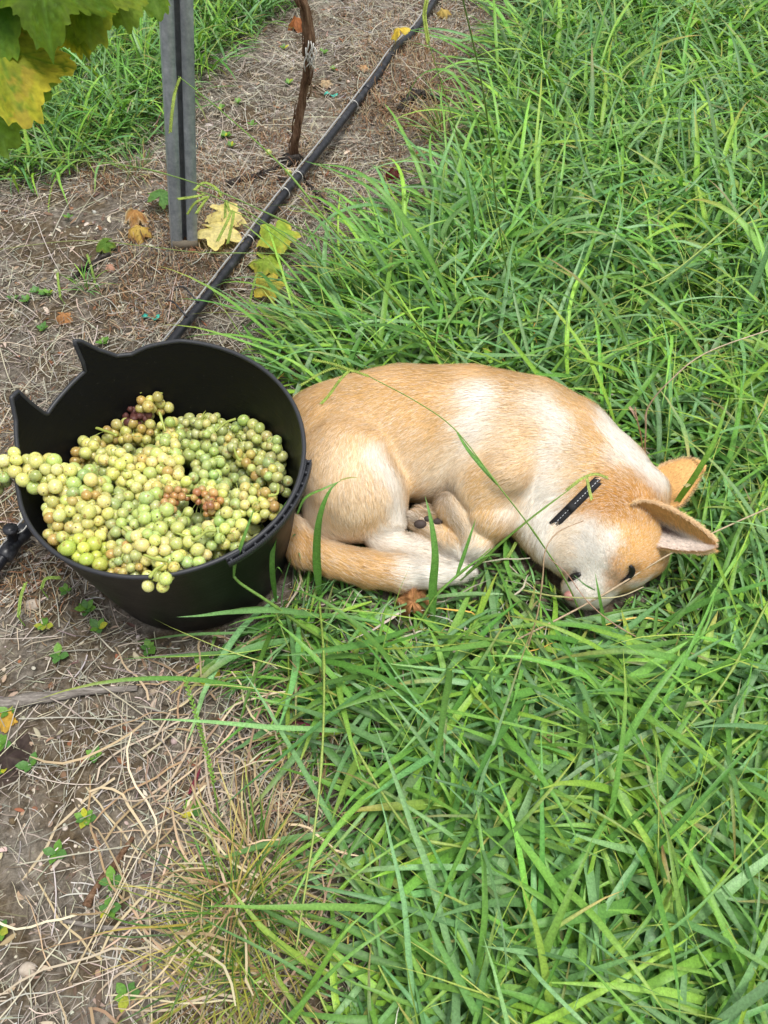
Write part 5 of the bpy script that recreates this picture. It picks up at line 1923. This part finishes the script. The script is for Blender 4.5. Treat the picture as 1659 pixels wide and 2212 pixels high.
# ------------------------------------------------------------------ single stalks and blades one can point at
def blade_from(pts, w, c, tip=None, up=None, n=26, fold=.3):
    P3 = catmull([at(*q) for q in pts], n)
    T = np.gradient(P3, axis=0)
    T /= np.linalg.norm(T, axis=1)[:, None]
    vdir = np.array([0, -.35, 1.0]) if up is None else np.array(up, float)
    sd_ = np.cross(T, vdir)
    sd_ /= np.linalg.norm(sd_, axis=1)[:, None] + 1e-9
    for q in range(1, n):
        if sd_[q] @ sd_[q - 1] < 0:
            sd_[q] *= -1
    N = np.cross(sd_, T)
    s = np.linspace(0, 1, n)
    ws = w * .5 * np.minimum(1, .5 + 2 * s) * (1 - s ** 3)
    V = np.stack([P3 - sd_ * ws[:, None], P3 - N * (ws * fold)[:, None], P3 + sd_ * ws[:, None]], 1).reshape(-1, 3)
    F = np.array([[q * 3 + e, q * 3 + e + 1, q * 3 + e + 4, q * 3 + e + 3] for q in range(n - 1) for e in (0, 1)])
    C = np.repeat(np.array(c, float)[None], 3 * n, 0) * (1 + .06 * R.randn(3 * n, 1))
    C[1::3] *= 1.2
    if tip is not None:
        k = np.repeat(sm(.6, 1, s), 3)[:, None]
        C = C * (1 - k) + np.array(tip) * k
    return V, F, C


def stem_from(pts, r0, r1, c0, c1, n=40, nodes=()):
    P3 = catmull([at(*q) for q in pts], n)
    rad = np.linspace(r0, r1, n)
    for f in nodes:
        rad = rad * (1 + .6 * np.exp(-((np.linspace(0, 1, n) - f) / .02) ** 2))
    V, F = tube(P3, rad, 6)
    k = np.clip(np.arange(len(V)) // 6, 0, n - 1) / (n - 1)
    C = np.array(c0)[None] * (1 - k[:, None]) + np.array(c1)[None] * k[:, None]
    return V, F, C


def head_from(pts, c, n=26, size=.0022, dark=(.06, .03, .02)):
    P3 = catmull([at(*q) for q in pts], n)
    T = np.gradient(P3, axis=0)
    T /= np.linalg.norm(T, axis=1)[:, None]
    V, F = tube(P3, .0007, 5)
    out = [(V, F, np.tile(c, (len(V), 1)))]
    sd_ = np.cross(T, [0, -.3, 1])
    sd_ /= np.linalg.norm(sd_, axis=1)[:, None]
    for q in range(n):
        for e in (-1, 1):
            cc_ = P3[q] + sd_[q] * e * size * .55 + T[q] * size * .4 * e
            col = np.array(c) * R.uniform(.8, 1.3)
            v = ico * [size * .42, size * .42, size * 1.0]
            t = T[q] + sd_[q] * e * .5
            t /= np.linalg.norm(t)
            a = np.cross(t, [0, 0, 1.])
            a /= np.linalg.norm(a)
            b = np.cross(t, a)
            out.append((v @ np.stack([a, b, t]) + cc_, icf, np.tile(col, (12, 1))))
    return join(out)


def stalk(label, stem=None, leaves=(), heads=(), r=(.0014, .0008), col=((.16, .30, .05), (.20, .33, .06)), hc=(.30, .40, .07), hsize=.0024, nodes=(.3, .6), cat='grass stalk', name='grass_stalk', group=None):
    base = at(*(stem[0] if stem else leaves[0][0][0]))
    root = empty(name, base)
    props(root, label, cat, group)
    if stem:
        V, F, C = stem_from(stem, r[0], r[1], col[0], col[1], nodes=nodes)
        obj('stem', V, F, M_STEM, root, C)
    for pts, w, c in leaves:
        V, F, C = blade_from(pts, w, c)
        obj('leaf_blade', V, F, M_GRASS, root, C)
    for pts in heads:
        V, F, C = head_from(pts, hc, size=hsize)
        obj('seed_head', V, F, M_STEM, root, C)
    return root


G1, G2, G3 = (.11, .26, .05), (.14, .30, .06), (.17, .34, .05)
D1 = (.5, .36, .22)
stalk('long green stalk arching across the dog, with a three-fingered seed head above its rump',
      [(1262, 1345, .02), (1222, 1255, .10), (1150, 1145, .2), (1075, 1047, .26), (985, 930, .29), (900, 868, .30), (795, 812, .30)],
      [([(1075, 1047, .26), (1050, 1018, .265), (1010, 970, .27), (980, 922, .275)], .0075, G1)],
      [[(795, 812, .30), (760, 800, .30), (715, 785, .30), (680, 778, .30)], [(760, 801, .30), (725, 795, .295), (690, 808, .29), (650, 832, .285)], [(752, 803, .30), (735, 820, .295), (712, 852, .28), (694, 872, .275)]], nodes=(.35, .55))
stalk('green stalk with a bent two-part seed head hanging over the black collar',
      [(985, 1262, .03), (1040, 1215, .10), (1110, 1150, .17), (1200, 1080, .22), (1250, 1042, .23)], [([(990, 1255, .03), (1080, 1175, .14), (1165, 1105, .2), (1235, 1053, .225)], .0045, G2)],
      [[(1225, 1058, .225), (1255, 1035, .23), (1285, 1024, .23), (1312, 1032, .225)], [(1268, 1034, .228), (1272, 1055, .22), (1278, 1078, .215)]], hc=(.36, .44, .10))
stalk('tall folded grass blade standing in front of the tail next to the tub',
      None, [([(690, 1285, .02), (684, 1200, .12), (690, 1120, .2), (712, 1060, .24), (738, 1036, .245)], .0145, G1), ([(735, 1037, .246), (755, 1032, .24), (775, 1031, .235)], .003, (.3, .3, .1)),
             ([(642, 1110, .22), (660, 1075, .235), (700, 1055, .245), (740, 1037, .246)], .0045, G2)], cat='grass shoot', name='grass_shoot')
stalk('broad upright grass blade rising in front of the white tip of the tail', None,
      [([(936, 1345, .02), (935, 1270, .09), (940, 1200, .15), (932, 1130, .19), (918, 1070, .21)], .0145, G1)], cat='grass shoot', name='grass_shoot')
stalk('slim forked grass blade before the folded foreleg of the dog', [(880, 1395, .01), (915, 1330, .05), (950, 1275, .08), (985, 1248, .10), (1060, 1185, .14)],
      [([(985, 1248, .10), (1000, 1205, .13), (1015, 1160, .16), (1028, 1120, .18)], .0065, G1), ([(940, 1290, .08), (990, 1240, .11), (1040, 1205, .13), (1085, 1195, .14)], .0035, G2)], r=(.0018, .001), cat='grass shoot', name='grass_shoot')
stalk('light green bent stalk hanging over the right side of the tub',
      [(720, 1395, .02), (650, 1350, .08), (580, 1300, .16), (522, 1262, .2), (505, 1245, .22)], [([(505, 1245, .22), (508, 1215, .25), (520, 1180, .29), (545, 1110, .33), (552, 1095, .34)], .0065, G2)],
      r=(.0026, .0022), col=((.22, .36, .07), (.18, .34, .07)), cat='grass shoot', name='grass_shoot')
stalk('grass blade curving up between the tub and the hip of the dog', None,
      [([(596, 1300, .04), (588, 1230, .15), (592, 1170, .2), (610, 1100, .25), (640, 1062, .27)], .0095, G1), ([(592, 1240, .1), (600, 1225, .17), (612, 1240, .15)], .004, G2)], cat='grass shoot', name='grass_shoot')
stalk('long flat grass blade lying across the lower right side of the tub', None,
      [([(690, 1330, .06), (600, 1318, .14), (500, 1322, .2), (430, 1330, .23), (380, 1333, .24)], .010, (.14, .29, .09))], cat='grass shoot', name='grass_shoot')
stalk('flat green blade on the soil just below the base of the tub', None,
      [([(640, 1380, .05), (540, 1400, .04), (440, 1412, .03), (260, 1424, .02)], .006, (.12, .25, .07))], cat='grass shoot', name='grass_shoot')
stalk('dry pinkish straw running from the muzzle of the dog to the right edge', [(930, 1470, .03), (1120, 1380, .05), (1290, 1292, .08), (1450, 1195, .12), (1575, 1135, .15), (1700, 1080, .17)], r=(.0018, .0014),
      col=((.5, .34, .24), (.48, .40, .24)), nodes=(.2, .5, .75), name='dry_stalk')
stalk('dry straw stalk beside the throat of the dog, bent sharply by its chin', [(1105, 1530, .01), (1130, 1430, .04), (1160, 1330, .10), (1172, 1250, .15), (1178, 1190, .18), (1205, 1150, .19), (1260, 1125, .19)], r=(.0014, .0009),
      col=((.5, .38, .2), (.42, .28, .18)), name='dry_stalk')
stalk('bent reddish straw crossing under the chin of the dog', [(1420, 1400, .02), (1330, 1350, .06), (1270, 1300, .10), (1225, 1240, .13), (1185, 1205, .15)], r=(.0012, .0007), col=((.5, .36, .22), (.4, .2, .16)), name='dry_stalk')
stalk('yellow-green straw lying across the white muzzle of the dog', [(1130, 1275, .05), (1200, 1288, .07), (1280, 1292, .09), (1340, 1288, .09), (1390, 1268, .08)], r=(.0016, .001), col=((.45, .5, .14), (.5, .42, .28)), name='dry_stalk')
stalk('short upright green blade in front of the muzzle of the dog', None, [([(1308, 1380, .02), (1302, 1330, .06), (1295, 1290, .10), (1285, 1235, .13)], .007, G1), ([(1285, 1275, .1), (1262, 1262, .115), (1238, 1240, .12)], .003, (.08, .18, .05))], cat='grass shoot', name='grass_shoot')
stalk('dry forked straw stalk arching from the ears of the dog to the right edge', [(1392, 1010, .08), (1395, 930, .20), (1400, 880, .25), (1450, 820, .3), (1530, 760, .33), (1700, 700, .36)], r=(.0015, .001),
      col=((.42, .26, .16), (.55, .46, .32)), nodes=(.35,), name='dry_stalk')
stalk('brown seedy stalk standing behind the nape of the dog', [(1390, 1000, .06), (1386, 950, .14), (1376, 905, .2), (1372, 880, .22)], (), [[(1376, 905, .2), (1368, 890, .21), (1360, 880, .21)]], r=(.0012, .001), col=((.42, .24, .14), (.4, .25, .15)), hc=(.45, .3, .2), name='dry_stalk')
stalk('broad green blade touching the far ear of the dog', None, [([(1440, 1150, .03), (1460, 1090, .12), (1500, 1030, .2), (1540, 960, .26), (1568, 880, .3), (1575, 850, .3)], .012, G3)], cat='grass shoot', name='grass_shoot')
stalk('thin stalk with one small round seed pod over the far ear of the dog', [(1540, 1100, .05), (1550, 1040, .12), (1530, 1020, .17), (1488, 1046, .18)], (), [[(1492, 1043, .18), (1486, 1047, .18), (1480, 1050, .18)]], r=(.0008, .0006), hc=(.4, .36, .16), hsize=.003)
stalk('green seeding rye stalk rising alone over the tan dry mat', [(478, 1790, .02), (462, 1700, .08), (445, 1620, .13), (430, 1560, .17)], (), [[(462, 1690, .09), (445, 1620, .13), (425, 1550, .18), (400, 1468, .22)]], r=(.0014, .001), hc=(.20, .36, .06), hsize=.0034)
stalk('long pale straw standing over the soil at the lower left', [(330, 2300, .01), (325, 2050, .03), (328, 1900, .03), (370, 1680, .03)], r=(.0013, .001), col=((.6, .5, .34), (.55, .46, .32)), name='dry_stalk')
stalk('pale straw running from the bottom left edge to the large yellowing tuft', [(150, 2120, .02), (240, 1950, .04), (330, 1790, .05), (510, 1720, .04)], r=(.0013, .0009), col=((.62, .5, .3), (.5, .42, .3)), name='dry_stalk')
stalk('tall bare green stalk rising to the top edge right of the pipe', [(1105, 640, .05), (1080, 500, .25), (1065, 380, .42), (1052, 250, .58), (1030, 130, .70), (1000, 0, .82), (985, -60, .88)], r=(.0014, .0009), col=((.2, .33, .07), (.13, .26, .05)))
stalk('grass stalk with a seed head at the top edge over the pipe', [(1060, 500, .05), (1000, 330, .25), (960, 200, .40), (925, 90, .5)], (), [[(925, 90, .5), (920, 60, .52), (917, 30, .54), (922, 0, .56)]], r=(.0012, .0008), hsize=.004, hc=(.33, .42, .08))
stalk('long thin stalk running from the dog up to the slot of the steel post', [(990, 785, .03), (900, 700, .18), (800, 590, .32), (700, 470, .42), (610, 360, .48), (490, 250, .5), (405, 180, .5), (385, 165, .5)], (),
      [[(388, 170, .5), (378, 200, .48), (372, 240, .46), (368, 285, .43)]], r=(.0022, .0009), col=((.22, .38, .06), (.16, .3, .06)), hsize=.0032)
stalk('arched stalk with hanging seed fingers in front of the foot of the steel post', [(760, 640, .03), (680, 560, .14), (600, 500, .2), (530, 455, .24), (465, 425, .26), (420, 410, .27)], (),
      [[(420, 410, .27), (440, 395, .27), (465, 405, .26), (478, 422, .25)], [(440, 420, .26), (420, 425, .26), (385, 430, .26)], [(445, 425, .26), (420, 440, .25), (405, 462, .23)], [(450, 425, .26), (438, 440, .25), (425, 460, .24)]], r=(.0016, .0009), hsize=.003)
stalk('arched stalk with drooping seed fingers over the pale yellow leaf', [(770, 680, .03), (700, 600, .13), (620, 530, .2), (545, 475, .23), (500, 455, .24)], (),
      [[(500, 455, .24), (490, 480, .23), (470, 520, .21)], [(505, 458, .24), (502, 480, .23), (492, 525, .2)], [(495, 455, .24), (488, 435, .24), (486, 470, .22)]], r=(.0014, .0009), hsize=.003)
stalk('long nearly straight stalk running from the grass clump to the left edge', [(790, 560, .04), (640, 490, .22), (500, 425, .3), (420, 395, .3), (300, 362, .3), (150, 345, .3), (-60, 332, .3)], r=(.0016, .0009), col=((.16, .3, .06), (.24, .34, .1)))
stalk('thin stalk crossing the soil in front of the steel post to the left edge', [(760, 560, .03), (600, 548, .06), (430, 545, .07), (300, 530, .07), (160, 520, .05), (-50, 545, .03)], r=(.0011, .0007), col=((.2, .34, .08), (.34, .36, .14)))
for pts, lab in (([(108, 360), (118, 350), (150, 352), (170, 370)], 'curved seed head in the grass under the yellowing vine leaves'),
                 ([(155, 340), (125, 375), (108, 420), (104, 480)], 'long drooping seed head left of the steel post over bare soil'),
                 ([(205, 610), (195, 570), (188, 550)], 'short green seed head on the soil near the twisted root'),
                 ([(130, 640), (126, 610), (124, 590)], 'short bright seed head on the soil at the left, behind the tub'),
                 ([(510, 560), (480, 590), (470, 610)], 'seed head lying over the pipe in front of the post'),
                 ([(540, 650), (552, 600), (560, 590)], 'seed head hanging beside the yellow-green veined leaf'),
                 ([(695, 560), (680, 520), (640, 500)], 'green seed head arching at the left tip of the long grass clump'),
                 ([(720, 600), (745, 570), (755, 590), (748, 640)], 'hooked seed head in the grass clump above the dog'),
                 ([(880, 500), (872, 540), (870, 570)], 'short upright seed head in the long grass blades right of the pipe'),
                 ([(1400, 780), (1395, 740), (1385, 710)], 'green and pink seed head in the grass above the nape of the dog'),
                 ([(1090, 1215), (1105, 1190), (1115, 1172)], 'pale green seed head in the grass beside the folded foreleg'),
                 ([(700, 1685), (740, 1690), (760, 1700)], 'green seed head lying in the grass in the lower middle'),
                 ([(820, 1560), (835, 1500), (850, 1440)], 'seed head in the green grass below the brown leaf'),
                 ([(40, 1330), (45, 1290), (55, 1260)], 'green seed head on the soil left of the base of the tub'),
                 ([(90, 1270), (100, 1250), (130, 1248)], 'curled green seed head on the soil beside the tub wall'),
                 ([(1140, 1800), (1165, 1790), (1180, 1783)], 'pale green budding seed head in the grass at the lower right of centre')):
    zz = [(px_, py_, .03 + .012 * math.sin(q)) for q, (px_, py_) in enumerate(pts)]
    stalk(lab, [(pts[0][0] + 14, pts[0][1] + 22, .008), zz[0], zz[1]], (), [zz], r=(.0010, .0008), hsize=.0028, hc=(.26, .38, .07), cat='seed head', name='seed_head_stalk', group='seed heads scattered through the grass')
# long arching blades of the clump above the dog
for pts, w_, c_, lab in (([(1000, 700, .03), (930, 560, .22), (850, 440, .33), (770, 370, .36), (675, 352, .34)], .013, G2, 'long arching blade reaching over the pipe from the grass clump above the dog'),
                         ([(960, 650, .03), (900, 520, .2), (830, 430, .28), (740, 375, .3), (650, 345, .28)], .009, G1, 'second arching blade just under the longest one over the pipe'),
                         ([(860, 690, .02), (850, 600, .12), (800, 520, .2), (755, 460, .24), (722, 400, .26)], .008, G2, 'narrow blade standing up at the left of the grass clump above the dog'),
                         ([(900, 640, .03), (850, 560, .12), (780, 480, .2), (690, 400, .25)], .009, G1, 'blade leaning left between the arching blades and the yellow leaf'),
                         ([(1070, 480, .05), (1040, 300, .3), (1000, 190, .42), (960, 150, .45), (905, 165, .42), (870, 230, .35)], .012, G2, 'high arching blade curling over near the far end of the pipe'),
                         ([(1100, 500, .05), (1090, 380, .22), (1060, 260, .35), (1010, 200, .38), (940, 195, .35)], .010, G3, 'second high curling blade beside the first near the brown weeds'),
                         ([(1010, 620, .03), (1020, 500, .2), (1010, 400, .3), (985, 300, .36), (960, 230, .38)], .008, G1, 'upright narrow blade beside the high curling blades'),
                         ([(1000, 560, .05), (960, 520, .17), (975, 470, .22), (1060, 410, .28)], .016, (.16, .30, .10), 'short broad folded blade catching the light above the dog'),
                         ([(620, 790, .01), (600, 800, .06), (640, 760, .08), (690, 735, .09), (740, 740, .08)], .008, G2, 'bent blade on the soil between the tub rim and the dog back'),
                         ([(1300, 1900, .03), (1390, 1800, .10), (1450, 1740, .12), (1520, 1700, .10)], .012, G2, 'broad bright blade in the grass at the lower right'),
                         ([(1100, 1950, .03), (1230, 1880, .12), (1280, 1820, .12), (1340, 1710, .10)], .011, G1, 'long blade crossing the grass right of the lower middle'),
                         ([(1659, 2010, .05), (1500, 2080, .12), (1400, 2130, .12), (1250, 2200, .06)], .016, G3, 'wide yellow-green blade sweeping in from the lower right edge'),
                         ([(620, 2230, .03), (690, 2100, .12), (740, 2020, .16), (800, 1960, .16)], .008, G3, 'blade leaning right at the bottom middle'),
                         ([(560, 2260, .02), (640, 2180, .1), (760, 2060, .16), (930, 1950, .14)], .006, G2, 'thin long blade at the bottom middle')):
    stalk(lab, None, [(pts, w_, c_)], cat='grass shoot', name='grass_shoot')
for pts, lab in (([(1130, 1860, .05), (1000, 1830, .12), (900, 1805, .13), (830, 1720, .12), (740, 1560, .1), (690, 1440, .06)], 'jointed yellow-green stem running through the grass below the dog'),
                 ([(1659, 1300, .12), (1560, 1480, .1), (1420, 1640, .08), (1300, 1740, .05)], 'thin stem slanting down from the right edge below the dog'),
                 ([(1659, 1560, .1), (1500, 1690, .1), (1330, 1800, .08)], 'pink tinged stem at the right edge of the lower grass'),
                 ([(690, 1300, .04), (700, 1450, .12), (690, 1700, .16), (640, 2050, .1)], 'long thin stem hanging down the middle of the lower picture'),
                 ([(1640, 430, .25), (1450, 590, .2), (1330, 640, .15), (1280, 700, .1)], 'long pale stem in the grass at the upper right')):
    stalk(lab, pts, r=(.0020, .0013), col=((.28, .40, .08), (.36, .44, .12)))

for pts, lab in (([(590, 1560, .02), (575, 1520, .03), (565, 1500, .04)], 'short crimson grass shoot on the tan dry mat'), ([(600, 1540, .02), (625, 1510, .04), (655, 1475, .04)], 'longer purple grass shoot leaning right beside the short crimson one'),
                 ([(408, 1715, .01), (420, 1690, .02), (435, 1655, .03)], 'dark purple grass shoot on the soil left of the rye stalk'), ([(700, 1590, .02), (660, 1565, .03), (620, 1560, .03)], 'flat crimson grass shoot near the green grass below the tub'),
                 ([(790, 800, .02), (780, 780, .05), (770, 765, .07)], 'crimson grass shoot standing just behind the back of the dog')):
    stalk(lab, None, [(pts, .0065, (.17, .025, .045))], cat='grass shoot', name='grass_shoot')

# ------------------------------------------------------------------ seedlings on the soil
SEED = [(80, 635), (60, 655), (97, 715), (35, 652), (100, 640), (150, 475), (225, 745), (70, 1655), (15, 1660), (22, 1540), (8, 1612), (190, 1320), (215, 1360), (98, 1355), (148, 1282), (325, 1405), (130, 1420), (460, 1475),
        (440, 1440), (240, 1965), (125, 1845), (208, 1635), (188, 1770), (5, 2010), (275, 2150), (420, 1750), (490, 300), (500, 320), (545, 275), (480, 240), (515, 228), (625, 185), (720, 155), (640, 15), (615, 110), (700, 120), (880, 630), (110, 640), (485, 300), (245, 1905)]
seedl = []
for q, (x, y) in enumerate(SEED):
    c = atg(x, y)
    rs = np.random.RandomState(900 + q)
    nl_ = rs.randint(4, 8)
    prt = []
    big = 1.5 if y > 1300 else 1.25
    for e in range(nl_):
        a = e * 6.283 / nl_ + rs.uniform(-.3, .3)
        L_f = rs.uniform(.008, .014) * big
        g_c = np.array([(.12, .27, .04), (.16, .33, .05), (.09, .22, .05)][rs.randint(3)]) * (1 if rs.rand() > .12 else np.array([4, 1.8, 1]))
        u = np.linspace(0, 1, 5)
        d = np.array([math.cos(a), math.sin(a), 0])
        s_ = np.array([-math.sin(a), math.cos(a), 0])
        ln = c + d * (u * L_f)[:, None] + np.array([0, 0, 1.]) * ((.010 * u ** .6 + rs.uniform(0, .006)) * 1)[:, None] + [0, 0, .002]
        ww = np.array([.08, .75, 1, .7, .05]) * L_f * .36
        V = np.stack([ln - s_ * ww[:, None], ln - [0, 0, .001], ln + s_ * ww[:, None]], 1).reshape(-1, 3)
        F = np.array([[i_ * 3 + k_, i_ * 3 + k_ + 1, i_ * 3 + k_ + 4, i_ * 3 + k_ + 3] for i_ in range(4) for k_ in (0, 1)])
        prt.append((V, F, np.tile(g_c, (len(V), 1))))
    V, F, C = join(prt)
    if tubdist(V).min() < .005:
        continue
    gk = 0 if y < 420 else (1 if y < 800 else 2)
    seedl.append((gk, x, y, V, F, np.clip(C, .01, .8)))
ORD = ['leftmost', 'second', 'third', 'fourth', 'fifth', 'sixth', 'seventh', 'eighth', 'ninth', 'tenth', 'eleventh', 'twelfth', 'thirteenth', 'fourteenth', 'fifteenth', 'sixteenth', 'seventeenth', 'eighteenth', 'nineteenth', 'twentieth', 'twenty-first']
for gk, gg, tail in ((0, 'seedlings on the soil near the vine stem', 'near the vine stem'), (1, 'seedlings on the soil behind the tub', 'behind the tub'), (2, 'seedlings on the soil below the tub', 'below the tub')):
    mem = sorted([q for q in seedl if q[0] == gk], key=lambda q: q[1])
    for q, (_, x, y, V, F, C) in enumerate(mem):
        thing('seedling', V, F, M_GRASS, ('small green seedling, ' + ORD[q] + (' from the left' if q else '') + ' of those on the soil ' + tail), 'seedling', gg, C)
